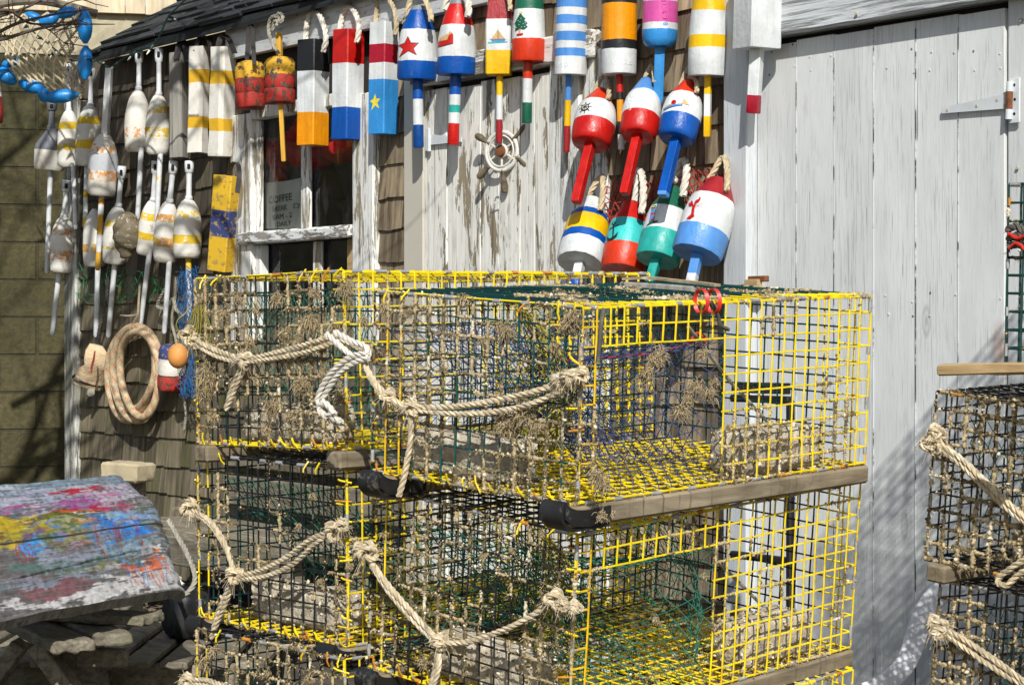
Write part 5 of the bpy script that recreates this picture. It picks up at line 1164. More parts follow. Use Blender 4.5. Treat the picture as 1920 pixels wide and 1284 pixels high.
t.bridle([([(358, 955), (392, 975), (418, 1012), (432, 1050), (440, 1078)], 12), ([(442, 1082), (490, 1068), (540, 1042), (580, 1012), (618, 996)], 17), ([(440, 1084), (428, 1118), (412, 1155), (396, 1196)], -9)], [(356, 953, 26), (440, 1078, 24), (628, 995, 28), (640, 985, 18)])
t.weeds([(655, 1060, 9), (600, 1090, 10), (640, 1100, 9), (560, 985, 8), (585, 930, 9)])
t = Trap('bottom lobster trap of the rear pile standing on the ground', B3_, (.914, .545, .37), GB)
t.cage(eb(3), ys, 'dark_green', 'yellow', (['black', 'yellow'], lambda i, j: 0, lambda i, j: 0), 'yellow', (.5, .1, 0, 0, .1, .02)); t.runners(cap=False)
t.bridle([([(345, 1278), (385, 1274), (430, 1290)], 10)], [(350, 1276, 20)]); t.weeds([(385, 1240, 18), (400, 1220, 14), (500, 1260, 10), (580, 1270, 12)])

# right edge pile
C_ = [3.4344, -0.9437, 0.5878, 0.1039, -0.0368, 1.6844]; C2_ = [3.4086, -0.8976, 0.2031, 0.0651, 0.0364, 1.7136]; C0_ = [3.7507, -1.1187, 1.0334, 0.0503, -0.0281, 1.5592]
t = Trap('barnacle covered dark trap at the right edge, below the loose stick', C_, (.80, .545, .36), GC)
t.cage('blackened', 'blackened', 'black', 'black', 'blackened', 'blackened', (.72, .12, .05, .05, .12, .05), thick=1.1, csize=1.35, clip=('clip_rust', .0)); t.runners(cap=False)
t.brick((.10, .26, .05), (.10, .22, .09)); t.sheet((.05, .05, .32), (.05, .50, .32), (.12, .50, .04), (.12, .05, .04), 12, 9, 'net_green', jit=.012)
t.bridle([([(1752, 828), (1800, 858), (1850, 905), (1900, 952), (1940, 985)], 20), ([(1925, 1045), (1895, 1065), (1870, 1085), (1885, 1098), (1912, 1075), (1945, 1060)], 0)], [(1748, 832, 30), (1756, 812, 24)], R_=.007)
t = Trap('lower dark trap at the right edge with a knotted rope at its corner', C2_, (.76, .545, .355), GC)
t.cage('blackened', 'blackened', 'black', 'black', 'blackened', 'blackened', (.62, .12, .05, .05, .1, .05), thick=1.1, csize=1.35, clip=('clip_rust', .0)); t.runners(cap=False)
t.sheet((.05, .05, .32), (.05, .50, .32), (.20, .50, .04), (.20, .05, .04), 16, 14, 'net_green', jit=.014); t.sheet((.1, .1, .3), (.1, .3, .3), (.2, .3, .05), (.2, .1, .05), 12, 14, 'net_lime', jit=.015)
t.bridle([([(1760, 1172), (1810, 1200), (1870, 1240), (1935, 1288)], 22)], [(1757, 1172, 28), (1762, 1184, 22)], R_=.007)
t = Trap('dark trap at the right edge above the stick, corner lashed with orange flecked cord', C0_, (.914, .545, .36), GC)
t.cage('dark_green', 'dark_green', 'dark_green', 'dark_green', 'dark_green', 'dark_green', (.30, .1, .05, .05, .1, .05), thick=1.2, clip=('wire_dark_green', .0))
m = MB(); 
for q in (((1888, 432), (1905, 424), (1925, 440)), ((1890, 448), (1908, 440), (1925, 452)), ((1892, 462), (1908, 458), (1926, 466))): m.rope(spline([t.face(*p_, .012) for p_ in q]), .008, mi=0)
for q in (((1890, 438), (1908, 446), (1925, 440)), ((1892, 466), (1906, 456), (1925, 470))): m.tube(spline([t.face(*p_, .022) for p_ in q]), .0035, 6, 1)
m.build('lashing', ['rope_dark', 'strap_red'], t.T, smooth=60)
T0 = t.T
for k in range(1, 3):                                 # the rest of that pile rises out of the photo and shades the door
    r_ = T0.copy(); COL.objects.link(r_); r_.location = Vector(T0.location)+Vector((.19, -.07, .378*k)); r_['label'] = 'dark green trap high on the pile beyond the right edge, '+['lower of two', 'upper of two'][k-1]
    for ch in T0.children:
        if ch.name.startswith('lashing'): continue
        c_ = ch.copy(); COL.objects.link(c_); c_.parent = r_
        for gch in ch.children: d_ = gch.copy(); COL.objects.link(d_); d_.parent = c_
m = MB(); q0, q1 = AT(1772, 693, 4.22), AT(1990, 689, 4.02); ax = nrm(q1-q0); m.bbox((q0+q1)/2, (np.linalg.norm(q1-q0), .05, .022), rot=np.stack([ax, nrm(np.cross([0, 0, 1], ax)), nrm(np.cross(ax, np.cross([0, 0, 1], ax)))], 1), bev=.003, n=(3, 1, 1), jit=.003)
tag(m.build('stick', 'stud_wood'), 'loose yellowish stick of wood between the two upper traps at the right edge', 'stick')

# ------------------------------------------------------------------ ship wheel and hook on the small door
wt = thing('ship_wheel', 'small white iron ship wheel with wooden grips hung on the peeling door', 'ship wheel', P(941, 290, .0))
Rw = .047; o = P(941, 284, .045); ex, ez, en = np.array([1., 0, 0]), np.array([0, 0, 1.]), np.array([0, -1., 0])
m = MB(); a_ = np.linspace(0, 2*math.pi, 40, endpoint=False)
Rr = 36*DEP(o)/FPX; ex, en = np.array([math.cos(R(18)), math.sin(R(18)), 0]), np.array([math.sin(R(18)), -math.cos(R(18)), 0])
m.tube([o+Rr*(math.cos(a)*ex+math.sin(a)*ez) for a in a_], .0078, 8, closed=True); m.tube([o+Rr*.80*(math.cos(a)*ex+math.sin(a)*ez)+np.array([0, -.004, 0]) for a in a_], .0038, 6, closed=True); m.tube([o+Rr*.30*(math.cos(a)*ex+math.sin(a)*ez) for a in a_], .0075, 6, closed=True)
for k in range(6):
    a = R(90+k*60); m.tube([o+.012*(math.cos(a)*ex+math.sin(a)*ez), o+Rr*(math.cos(a)*ex+math.sin(a)*ez)], .0042, 6)
m.build('wheel_ring', 'iron_ring', wt, smooth=60)
m = MB(); m.lathe([(-.01, .018), (.008, .022), (.016, .018), (.02, .008)], o, en, ex, ez, circ(16)); m.lathe([(-.045, .014), (-.01, .014)], o, en, ex, ez, circ(10)); m.build('hub', 'rust', wt)
for (xa, ya, xb, yb) in ((919, 270, 892, 253), (962, 262, 992, 232), (967, 294, 997, 316), (919, 310, 896, 334), (943, 318, 947, 362)):
    A, B = ONP(xa, ya, o, en), ONP(xb, yb, o, en); ax = nrm(B-A); L_ = np.linalg.norm(B-A); e2 = nrm(np.cross(ax, en)); e1 = np.cross(e2, ax); m = MB()
    m.lathe([(0, .007), (.008, .009), (.012, .007), (L_*.35, .0085), (L_*.7, .0135), (L_*.92, .011), (L_, .005)], A, ax, e1, e2, circ(12)); m.build('grip', 'grip_wood', wt)
m = MB(); m.tube(spline([P(*q, .018) for q in ((930, 378), (933, 370), (940, 372), (942, 382), (944, 392), (936, 394), (922, 399))]), .0065, 7); m.tube(spline([P(*q, .016) for q in ((946, 390), (934, 392), (933, 384), (940, 376))]), .0058, 7); m.tube([P(946, 392, .0), P(945, 390, .02)], .004, 6); m.tube(spline([P(*q, .008) for q in ((944, 396), (936, 404), (928, 414), (925, 425))]), .0018, 5)
tag(m.build('hook', 'galvanized', smooth=60), 'grey metal hook screwed to the peeling door below the ship wheel', 'hook')
ex, en = np.array([1., 0, 0]), np.array([0, -1., 0])
# red net behind the leaning buoys
class PX:
    ww = staticmethod(lambda a: np.asarray(a, float))
def wallnet(name, label, cat, corners, nu, nv, mat, r, jit, sag=0.0, mats2=None, group=None):
    a, b, c, d = [P(*q) for q in corners]; rows = []
    for j in range(nv):
        v = j/(nv-1); rows.append([(1-v)*((1-u)*a+u*b)+v*((1-u)*d+u*c)+np.array([0, -abs(sag)*math.sin(math.pi*u), -sag*math.sin(math.pi*u)]) for u in np.linspace(0, 1, nu)])
    A = np.array(rows)+np.random.normal(0, jit, (nv, nu, 3))*np.array([1, .7, 1]); m = MB()
    for sgn in (1, -1):
        for st in range(-nv, nu+nv):
            pts = []
            for j in range(nv):
                i = st+sgn*j*.5; lo = math.floor(i); f = i-lo
                if 0 <= lo < nu-1: pts.append(A[j, lo]*(1-f)+A[j, lo+1]*f)
            if len(pts) > 1: m.tube(np.array(pts), r, 4, 0, cap=False, seed=random.random())
    return tag(m.build(name, mat, smooth=80), label, cat, group)
wallnet('fishing_net', 'tangled red twine net stuffed behind the lower leaning buoys', 'net', [(1138, 348, .05), (1372, 308, .05), (1368, 430, .05), (1140, 440, .05)], 26, 12, 'net_red', .0022, .010)
# blue net bundle with orange float, red-white-black buoy
wallnet('fishing_net', 'bright blue net hanging in a bunch beside the orange float', 'net', [(335, 505, .10), (372, 500, .10), (366, 745, .12), (338, 745, .12)], 16, 40, 'net_bright_blue', .0011, .009)
wallnet('fishing_net', 'loose bright green net strands on the shingles behind the white sticks', 'net', [(150, 500, .03), (318, 520, .03), (300, 560, .03), (145, 570, .03)], 14, 8, 'net_lime', .0012, .02)
m = MB(); c = P(334, 667, .16); r_ = 24*DEP(c)/FPX; m.lathe([(r_*(1-math.cos(a)), max(.001, r_*math.sin(a)*.82)) for a in np.linspace(0.05, 3.09, 14)], c+np.array([0, 0, r_]), np.array([0, 0, -1.]), ex, np.array([0, 1., 0]), circ(20)); tag(m.build('float', 'float_orange', smooth=80), 'small dull orange egg-shaped float caught in the blue net', 'float')
old('short red, white and black buoy hanging behind the blue net', (324, 645), (320, 732), 52, [(.32, 'plank_navy'), (.66, FW_), (1, 'foam_red')], prof='old', h=.05)
# rope coil
m = MB()
loops = [((255, 700), 45, 88, 0, 0.), ((252, 690), 40, 78, 4, .012), ((262, 702), 36, 80, -4, .022), ((246, 702), 44, 86, 5, -.004)]
cols = []
for (cx, cy), rx, ry, tilt, dh in loops:
    pts = []
    for a in np.linspace(0, 2*math.pi, 120, endpoint=False):
        x = rx*math.cos(a)*(1-.12*math.sin(a)); y = ry*math.sin(a); ct, st_ = math.cos(R(tilt)), math.sin(R(tilt)); pts.append(P(cx+x*ct-y*st_, cy+x*st_+y*ct, .07+dh+.012*math.sin(a*2+cx)))
    k0 = m.nv; m.tube(np.array(pts), 7.4*DEP(pts[0])/FPX, 14, closed=True)
    nV = m.nv-k0; idx = np.arange(nV); ring, j = idx//14, idx % 14
    base = np.array([.56, .40, .23]); cc = np.tile(base, (nV, 1)); pat = (ring+j) % 7; pat2 = (ring-j) % 7
    cc[pat == 0] = (.46, .16, .10); cc[pat2 == 0] = (.36, .40, .26); cc[(pat == 3)] = (.66, .52, .34); cols.append(cc)
m.colv = np.hstack([np.vstack(cols), np.ones((m.nv, 1))])
rc = thing('rope_coil', 'thick tan rope coil with red flecks hanging on the shingles', 'rope coil', P(252, 790, .05))
m.build('coiled_rope', 'braid', rc, smooth=80)
m = MB(); m.rope(spline([P(*q, .09) for q in ((262, 535), (260, 565), (258, 590), (250, 605), (244, 622), (248, 636), (258, 632), (256, 618), (248, 612))]), .0055); m.rope(spline([P(*q, .06) for q in ((226, 591), (242, 592), (258, 588), (266, 570))]), .0045); m.build('hanging_cord', 'rope_manila', rc, smooth=60)
# work glove
gl = thing('work_glove', 'stiff tan work glove with a red stain hanging from a dark rope', 'glove', P(178, 732, .07))
m = MB(); pf = [(182, 648, 12), (185, 662, 20), (184, 680, 23), (180, 690, 21), (175, 697, 25), (171, 712, 26), (166, 724, 25)]
rings = []; n = 22
for i, (x, y, r_) in enumerate(pf):
    c = P(x, y, .075); k = DEP(c)/FPX; 
    for j in range(n):
        a = 2*math.pi*j/n; wob = 1+.10*math.sin(3*a+i)+.06*math.sin(7*a+i*2); rings.append(c+k*r_*wob*(math.cos(a)*(RT*.94-UP*.34*np.sign(1)))+k*r_*.62*wob*math.sin(a)*np.array([0, -1., 0]))
fs = []; ms = []
for i in range(len(pf)-1):
    for j in range(n): fs.append((i*n+j, i*n+(j+1) % n, (i+1)*n+(j+1) % n, (i+1)*n+j)); ms.append(0)
fs.append(tuple(range(n))); ms.append(0)
m.add(rings, fs, ms); m.build('glove_body', 'canvas_glove', gl, smooth=80)
m = MB(); ct = [P(x, y, .075) for x, y in ((160, 726), (163, 717))]; 
for q, (x, y, r_) in enumerate(((166.5, 717, 30.5), (165, 721, 30.5))): pass
ring0 = [P(168, 714, .075)+DEP(P(168, 714, .075))/FPX*26.4*(math.cos(a)*(RT*.94-UP*.34)+.64*math.sin(a)*np.array([0, -1., 0])) for a in np.linspace(0, 6.283, 23)]
m.tube(ring0, .010, 8); m.build('cuff_band', 'rubber_black', gl, smooth=60)
m = MB(); m.ribbon([P(*q, .135) for q in ((178, 658), (176, 672), (172, 688), (171, 700))], [.006, .010, .012, .005], .004, RT); m.build('red_stain', 'glove_red', gl)
m = MB(); m.bbox(P(170, 735, .07), (.035, .035, .04), bev=.008, n=(3, 1, 1), jit=.008); m.build('fingertip', 'rope_grey', gl)
m = MB(); m.rope(spline([P(*q, .06) for q in ((202, 520), (199, 560), (190, 600), (184, 630), (183, 655))]), .0085); m.build('hanging_rope', 'rope_dark', gl, smooth=60)
tag((lambda mm: (mm.rope(spline([P(*q, .05) for q in ((330, 520), (328, 560), (322, 600), (330, 640), (336, 700), (348, 770), (345, 805))]), .006), mm.rope(spline([P(*q, .05) for q in ((312, 540), (300, 560), (296, 575), (312, 578), (325, 560), (330, 580), (345, 590))]), .009), mm.build('old_rope', 'rope_grey', smooth=60))[2])(MB()), 'greenish old rope end dangling over the shingles beside the blue net', 'rope')
# dirty round fender
blob('round_fender', 'dirty lumpy whitish round fender among the white buoys', 'fender', [(P(243, 400, .13), .03), (P(240, 415, .13), .056), (P(238, 432, .13), .064), (P(238, 450, .13), .062), (P(236, 465, .13), .045), (P(236, 486, .13), .020)], 'foam_fender', jit=.012)
# blue net floats with cord net on a driftwood pole, string lights
pole = thing('driftwood_pole', 'bare driftwood pole sticking in at the upper left with a cord net on it', 'pole', AT(60, 5, 9.6))
m = MB(); m.tube(spline([AT(-140, 60, 9.3), AT(-20, 14, 9.4), AT(60, 2, 9.5), AT(120, 10, 9.55), (AT(182, 26, 9.6))]), [.022, .02, .018, .016, .012]*0 or .018, 9); m.build('pole_wood', 'log_bark', pole)
def dq(u, v):
    a, b, c, d = AT(-25, 30, 9.35), AT(158, 20, 9.55), AT(162, 188, 9.6), AT(30, 150, 9.4)
    q = (1-v)*((1-u)*a+u*b)+v*((1-u)*d+u*c); return q+np.array([0, -.07, 0])*math.sin(math.pi*v)*math.sin(2.2*u)+.012*np.array(mnoise.noise_vector(Vector((u*5, v*5, 1))))
m = MB(); NU, NV = 8, 9
for sg in (1, -1):
    for st in range(-NV, NU+NV):
        pts = []
        for j in range(NV*2+1):
            i = st+sg*j*.25
            if 0 <= i <= NU: pts.append(dq(i/NU, j/(NV*2))+np.array([.004*sg*(j % 2), 0, .003*(j % 2)]))
        if len(pts) > 1: m.tube(np.array(pts), .0056, 5, 0, cap=False, seed=random.random())
for _ in range(40):
    u = random.random(); q0 = dq(.95, u); m.tube(spline([q0, q0+np.random.normal(0, .02, 3), q0+np.random.normal(0, .03, 3)+np.array([0, 0, -.04])], m=4), .002, 4, 0, cap=False)
m.build('cord_net', 'net_twine', pole, smooth=80)
FL = [((159, 50), 88, 64, 28, 'upper one of the two upright'), ((160, 118), 92, 64, 27, 'lower one of the two upright'), ((114, 181), -6, 66, 26, 'horizontal one at the bottom of the net'), ((59, 162), 17, 50, 26, 'slanting one left of the bottom'), ((12, 143), 38, 46, 27, 'lowest one at the left photo edge'), ((82, 178), 70, 30, 22, 'short end-on one beside the bottom'), ((20, 118), -14, 36, 17, 'small one tucked behind the net at left'), ((92, 38), -22, 42, 22, 'one under the pole, middle of the top row'), ((124, 24), -14, 40, 22, 'one under the pole, right of the top row'), ((62, 32), 20, 34, 18, 'one under the pole, left of the top row')]
for (cx, cy), ang, ln, wd, nm in FL:
    c = AT(cx, cy, 9.46); k = 9.46/FPX; ax = RT*math.cos(R(ang))-UP*math.sin(R(ang)); e1 = -FW; e2 = np.cross(e1, ax); L_ = ln*k; r_ = wd/2*k; m = MB()
    m.lathe([(0, r_*.28), (.004, r_*.36), (L_*.18, r_*.78), (L_*.35, r_*.97), (L_*.5, r_), (L_*.65, r_*.97), (L_*.82, r_*.78), (L_-.004, r_*.36), (L_, r_*.28)], c-ax*L_/2, ax, e1, e2, circ(18), seed=random.random())
    for q in (.44, .5, .56): m.tube([c+ax*L_*(q-.5)+r_*1.0*(math.cos(a)*e1+math.sin(a)*e2) for a in np.linspace(0, 6.283, 20, endpoint=False)], .0012, 4, closed=True)
    tag(m.build('net_float', 'blue_float', smooth=60), 'blue net float, the '+nm, 'float', 'blue floats on the cord net')
sgt = thing('string_lights', 'dark green string light cord sagging along the shed eave', 'string lights', P(230, 110, .35))
pts = [P(*q, .38) for q in ((-10, 10), (30, 30), (65, 62), (100, 90), (122, 106), (150, 112), (175, 112), (205, 126), (232, 110), (258, 94), (288, 84), (302, 62), (308, 46), (318, 28), (335, 12), (352, -6))]
m = MB(); sp = resample(spline(pts), .01); m.rope(sp, .0042, strands=2); m.build('cord', 'wire_cord_green', sgt, smooth=60)
for i in range(8, len(sp)-5, 17):
    d = nrm(np.random.normal(0, 1, 3)+np.array([0, -.4, -.6])); m = MB(); e1 = nrm(np.cross(d, [1, .2, .1])); e2 = np.cross(d, e1); m.lathe([(0, .004), (.004, .0075), (.03, .0065), (.032, .004)], sp[i], d, e1, e2, circ(8)); m.lathe([(.03, .004), (.045, .0035), (.055, .0008)], sp[i], d, e1, e2, circ(6), 1); m.build('bulb', ['wire_cord_green', 'paper'], sgt, smooth=50)

# ------------------------------------------------------------------ bare trees (branches shade the left of the wall)
def grow(mb, p, d, L_, r_, lvl, up=.1, spread=.6):
    n = 6; pts = [p]; dd = d
    for i in range(n): dd = nrm(dd+np.random.normal(0, .14, 3)+np.array([0, 0, up*.12])); pts.append(pts[-1]+dd*L_/n)
    mb.tube(np.array(pts), np.linspace(r_, r_*.55, n+1), 7 if lvl < 2 else 5, 0, cap=False, seed=random.random())
    if lvl >= 5: return
    for k in range(3 if lvl < 4 else 4):
        i = random.randint(2, n); nd = nrm(dd+np.random.normal(0, spread, 3)); grow(mb, pts[i], nd, L_*random.uniform(.55, .8), max(.003, r_*random.uniform(.42, .6)), lvl+1, up, spread)
st_ = random.getstate(); random.seed(21); np.random.seed(21)
tr = thing('bare_tree', 'leafless tree standing left of the shed, its branches shading the wall', 'tree', (-2.3, -3.0, 0))
m = MB(); base = np.array([-2.3, -3.0, 0]); m.tube([base, base+np.array([.1, 0, 1.4]), base+np.array([.35, .1, 2.8])], [.15, .13, .11], 10); m.build('trunk', 'tree_bark', tr, smooth=60)
m = MB(); top = base+np.array([.35, .1, 2.8])
for d in ((.8, .5, .5), (.7, .4, .3), (.5, .2, .9), (.2, .5, .9), (.5, .7, .7), (.6, .1, .6)): grow(m, top, nrm(d), 1.75, .058, 1, .2, .5)
m.build('branches', 'tree_bark', tr, smooth=60)
sb = thing('bare_shrub', 'bare reddish twigs poking in at the upper left corner', 'shrub', AT(-260, 700, 9.0)-np.array([0, 0, AT(-260, 700, 9.0)[2]]))
m = MB(); b0 = AT(-260, 400, 9.0)
m.tube([np.array([b0[0], b0[1], 0]), b0], [.03, .022], 8)
for q in (((-260, 400), (-120, 160), (0, 60), (90, 30), (170, 18)), ((-260, 400), (-150, 120), (-20, 40), (60, 10), (120, -30)), ((-260, 400), (-100, 120), (20, 70), (110, 48), (215, 46)), ((-260, 400), (-120, 80), (0, 20), (60, 45), (150, 40))):
    sp = spline([AT(*p_, 9.0+.08*i) for i, p_ in enumerate(q)], m=8); m.tube(sp, np.linspace(.014, .0022, len(sp)), 6)
    for i in range(14, len(sp)-1, 11):
        d = nrm(sp[min(i+1, len(sp)-1)]-sp[i-1]); grow(m, sp[i], nrm(d+np.random.normal(0, .5, 3)), random.uniform(.08, .22), .0032, 4, .1, .5)
m.build('twigs', 'twig', sb, smooth=60)
random.setstate(st_)

# ------------------------------------------------------------------ paint-splattered table and boards at lower left
BR, FR = AT(246, 886, 6.75), AT(356, 1097, 6.2); FL_ = AT(0, 1166, 5.4); dl = FL_-FR; dl = dl*1.55; BL = BR+dl; FL_ = FR+dl
tt = thing('painted_table', 'tilted plank table top covered in splattered many coloured paint', 'table', ((FR+BL)/2)*np.array([1, 1, 0]))
nm_ = nrm(np.cross(FL_-FR, BR-FR)); nm_ = nm_ if nm_[2] > 0 else -nm_
def lat(ix, iy): 
    q = np.sin(ix*127.1+iy*311.7)*43758.5453; return q-np.floor(q)
def vnoise(x, y):
    ix, iy = np.floor(x), np.floor(y); fx, fy = x-ix, y-iy; fx, fy = fx*fx*(3-2*fx), fy*fy*(3-2*fy)
    return (lat(ix, iy)*(1-fx)+lat(ix+1, iy)*fx)*(1-fy)+(lat(ix, iy+1)*(1-fx)+lat(ix+1, iy+1)*fx)*fy
def fb(x, y, o=5): return sum((vnoise(x*2**k+k*7.3, y*2**k+k*3.1)-.5)*.55**k for k in range(o))*1.5
DRIPS = [(.20+i*.013+random.uniform(-.004, .004), random.uniform(.45, .6), random.uniform(.2, .38), random.choice(((.3, .02, .05), (.08, .25, .5), (.1, .2, .5), (.15, .3, .5)))) for i in range(-6, 8)]+[(.04+i*.012+random.uniform(-.004, .004), random.uniform(.16, .24), random.uniform(.02, .1), random.choice(((.5, .12, .06), (.48, .10, .06), (.1, .25, .45)))) for i in range(0, 15)]+[(.5+i*.014, .45, .32, (.3, .02, .05)) for i in range(4)]
LAYS = [((.22, .28, .33), .35, .90, .6, .14, .8, .8), ((.36, .37, .44), .28, .76, .34, .16, .9, .9), ((.30, .10, .24), .30, .72, .30, .045, .9, 1), ((.33, .02, .09), .24, .66, .16, .035, .8, 1), ((.38, .03, .06), .22, .84, .12, .035, .9, 1),
 ((.45, .40, .44), .10, .74, .12, .12, .9, .8), ((.12, .19, .09), .38, .52, .20, .12, .7, 1), ((.10, .10, .015), .36, .60, .12, .055, .6, 1), ((.40, .30, .03), .52, .56, .10, .13, .7, 1), ((.15, .10, .17), .48, .5, .035, .10, .8, 1), ((.10, .30, .60), .47, .43, .05, .07, .8, 1),
 ((.06, .21, .56), .17, .50, .12, .11, .6, 1), ((.30, .40, .52), .10, .54, .14, .06, 1.0, .7), ((.42, .12, .04), .30, .635, .09, .02, .8, 1), ((.35, .25, .12), .33, .46, .12, .05, 1.2, .6), ((.22, .30, .33), .20, .34, .18, .06, 1.0, .8), ((.10, .18, .16), .42, .30, .14, .07, .8, .7),
 ((.06, .13, .11), .17, .26, .12, .03, 1.0, .8), ((.32, .30, .38), .36, .33, .12, .05, 1.1, .6), ((.30, .30, .08), .33, .22, .10, .03, 1.2, .5), ((.20, .08, .09), .46, .13, .12, .05, .9, .7), ((.25, .30, .36), .42, .19, .18, .025, 1.1, .7)]
PALS = [(.60, 1.0, ((.45, .43, .47), (.33, .04, .10), (.20, .30, .36), (.38, .20, .34), (.5, .5, .52), (.10, .16, .20), (.30, .36, .40))), (.44, .62, ((.12, .19, .09), (.3, .28, .05), (.40, .16, .05), (.25, .33, .25), (.10, .25, .5), (.16, .09, .06), (.34, .36, .22))), (.0, .44, ((.20, .27, .30), (.12, .115, .11), (.30, .32, .38), (.22, .10, .11), (.10, .16, .13), (.36, .36, .38), (.14, .13, .12)))]
for i_ in range(150):
    pv0, pv1, cols_ = PALS[i_ % 3]; LAYS.append((random.choice(cols_), random.uniform(0, .62), random.uniform(pv0, pv1), random.uniform(.012, .07), random.uniform(.006, .022), 1.0, random.uniform(.35, .8)))
LAYS += [((.50, .49, .48), .09, .10, .17, .12, .9, 1), ((.52, .51, .50), .35, .045, .40, .035, .6, 1), ((.52, .52, .53), .035, .15, .05, .11, .7, 1), ((.52, .13, .06), .16, .20, .045, .03, .7, .9), ((.55, .16, .08), .07, .20, .03, .06, .7, .9)]
def paintcols(u, v):
    """u 0 right .. 1 left, v 0 front .. 1 back; brushed paint on grey boards"""
    uu, vv = u+.05*fb(u*6, v*15), v+.055*fb(u*8+30, v*12); n2 = fb(u*18+7, v*75); n3 = fb(u*90, v*40+9, 4); br = fb(u*14, v*160+3, 4)
    c = np.array([.13, .125, .12])[None]+.06*fb(u*8, v*120)[:, None]
    for col, cu, cv, ru, rv, k, amp in LAYS:
        d = ((uu-cu)/ru)**2+((vv-cv)/rv)**2; mk = np.clip((1.1-d+k*n2*1.3+.5*n3+.5*br)*2.6, 0, 1)*amp; c = c*(1-mk[:, None])+np.array(col)[None]*mk[:, None]
    for du, v0, v1, col in DRIPS:
        wv = du+.004*np.sin(v*40+du*90); mk = ((v > v1) & (v < v0) & (np.abs(u-wv) < .0020))*.75; c = c*(1-mk[:, None])+np.array(col)[None]*mk[:, None]
    g_ = c.mean(1, keepdims=True); c = g_+(c-g_)*1.25
    return np.clip(c*.80*(1+.35*n3+.16*br)[:, None], .01, .8)
for bi, (v0, v1, off) in enumerate(((0, .4665, 0.0), (.4685, .931, .006), (.933, 1.0, .0))):
    NU, NV = 300, 100 if bi < 2 else 20; I, J = np.meshgrid(np.arange(NU+1), np.arange(NV+1)); u = (I/NU).ravel(); v = (v0+(v1-v0)*J/NV).ravel()
    e0 = np.maximum(0, .018*np.sin(v*9)+.012*(v > .9)); ue = np.where(u < .2, e0+(1-e0)*u, u)
    crk = np.zeros_like(u)
    if bi == 0: crk = -.006*np.exp(-((v-(.255+.03*np.sin(u*6+1)))/.004)**2)*(u > .12)
    q = FR[None]+dl[None]*ue[:, None]+(BR-FR)[None]*v[:, None]+nm_[None]*(off+.034*(1-(2*v-1)**2)-.022*np.clip(1-u/.06, 0, 1)**2+.006*fb(u*5, v*9)+.003*fb(u*8, v*60)+crk)[:, None]
    cc = paintcols(u, v); cc = cc*(1-.8*np.clip(-crk/.006, 0, 1))[:, None]; vs = list(q)
    m = MB(); fs = [(j*(NU+1)+i, j*(NU+1)+i+1, (j+1)*(NU+1)+i+1, (j+1)*(NU+1)+i) for j in range(NV) for i in range(NU)]
    th = .032; bot = [w_-nm_*th for w_ in vs]; edge = [i for i in range(NU+1)]+[j*(NU+1)+NU for j in range(1, NV+1)]+[NV*(NU+1)+i for i in range(NU-1, -1, -1)]+[j*(NU+1) for j in range(NV-1, 0, -1)]
    m.add(vs, fs); k0 = m.nv; m.add([vs[i] for i in edge]+[bot[i] for i in edge], [(i, (i+1) % len(edge), len(edge)+(i+1) % len(edge), len(edge)+i) for i in range(len(edge))]+[tuple(len(edge)+i for i in range(len(edge)))], 1)
    m.colv = np.hstack([np.vstack([cc, np.full((m.nv-k0, 3), .1)]), np.ones((m.nv, 1))])
    m.build('tabletop_board', ['splattered_paint', 'gray_wood'], tt, smooth=45)
# legs under the tilted top
m = MB()
def bar(mb, a, b, w_, t_, seed=None, up_=(0, 0, 1), bev=.004, jit=.002, mi=0):
    a, b = np.asarray(a, float), np.asarray(b, float); ax = nrm(b-a); s_ = nrm(np.cross(up_, ax)); u_ = np.cross(ax, s_); mb.bbox((a+b)/2, (np.linalg.norm(b-a), w_, t_), rot=np.stack([ax, s_, u_], 1), bev=bev, n=(3, 1, 1), jit=jit, seed=random.random() if seed is None else seed, mi=mi)
mid0 = FR+dl*.25+(BR-FR)*.8-nm_*.05; mid1 = FR+dl*.9+(BR-FR)*.8-nm_*.05
for q in (mid0, mid1): m = MB(); bar(m, q, q*np.array([1, 1, 0])+np.array([0, .1, 0]), .07, .04, up_=(1, 0, 0)); m.build('leg', 'old_plank', tt)
m = MB(); m.rope(spline([AT(316, 975, 6.45), AT(330, 1000, 6.4), AT(352, 1040, 6.33), AT(366, 1080, 6.25), AT(357, 1105, 6.22), AT(335, 1122, 6.22)]), .008); m.build('edge_rope', 'rope_grey', tt, smooth=60)
def plank(label, pts, dep, th, cat='plank', name='plank', mat='old_plank'):
    q = [AT(x, y, d) for (x, y), d in zip(pts, dep)]; n = nrm(np.cross(q[1]-q[0], q[-1]-q[0])); n = n if n[2] > 0 else -n; N = len(q); m = MB()
    big = []
    for i in range(N):
        for k in range(6): big.append(q[i]+(q[(i+1) % N]-q[i])*k/6)
    big = [b_+.002*np.array(mnoise.noise_vector(Vector(b_*30))) for b_ in big]; B = len(big); c = sum(big)/B
    vs = [c]+big+[b_-n*th+.0015*np.array(mnoise.noise_vector(Vector(b_*50))) for b_ in big]; fs = [(0, 1+i, 1+(i+1) % B) for i in range(B)]+[(1+i, 1+B+i, 1+B+(i+1) % B, 1+(i+1) % B) for i in range(B)]+[tuple(1+B+i for i in range(B))]
    m.add(vs, fs, 0, random.random()); return tag(m.build(name, mat, smooth=0), label, cat)
FH = nrm(np.array([FW[0], FW[1], 0])); ZZ = np.array([0, 0, 1.])
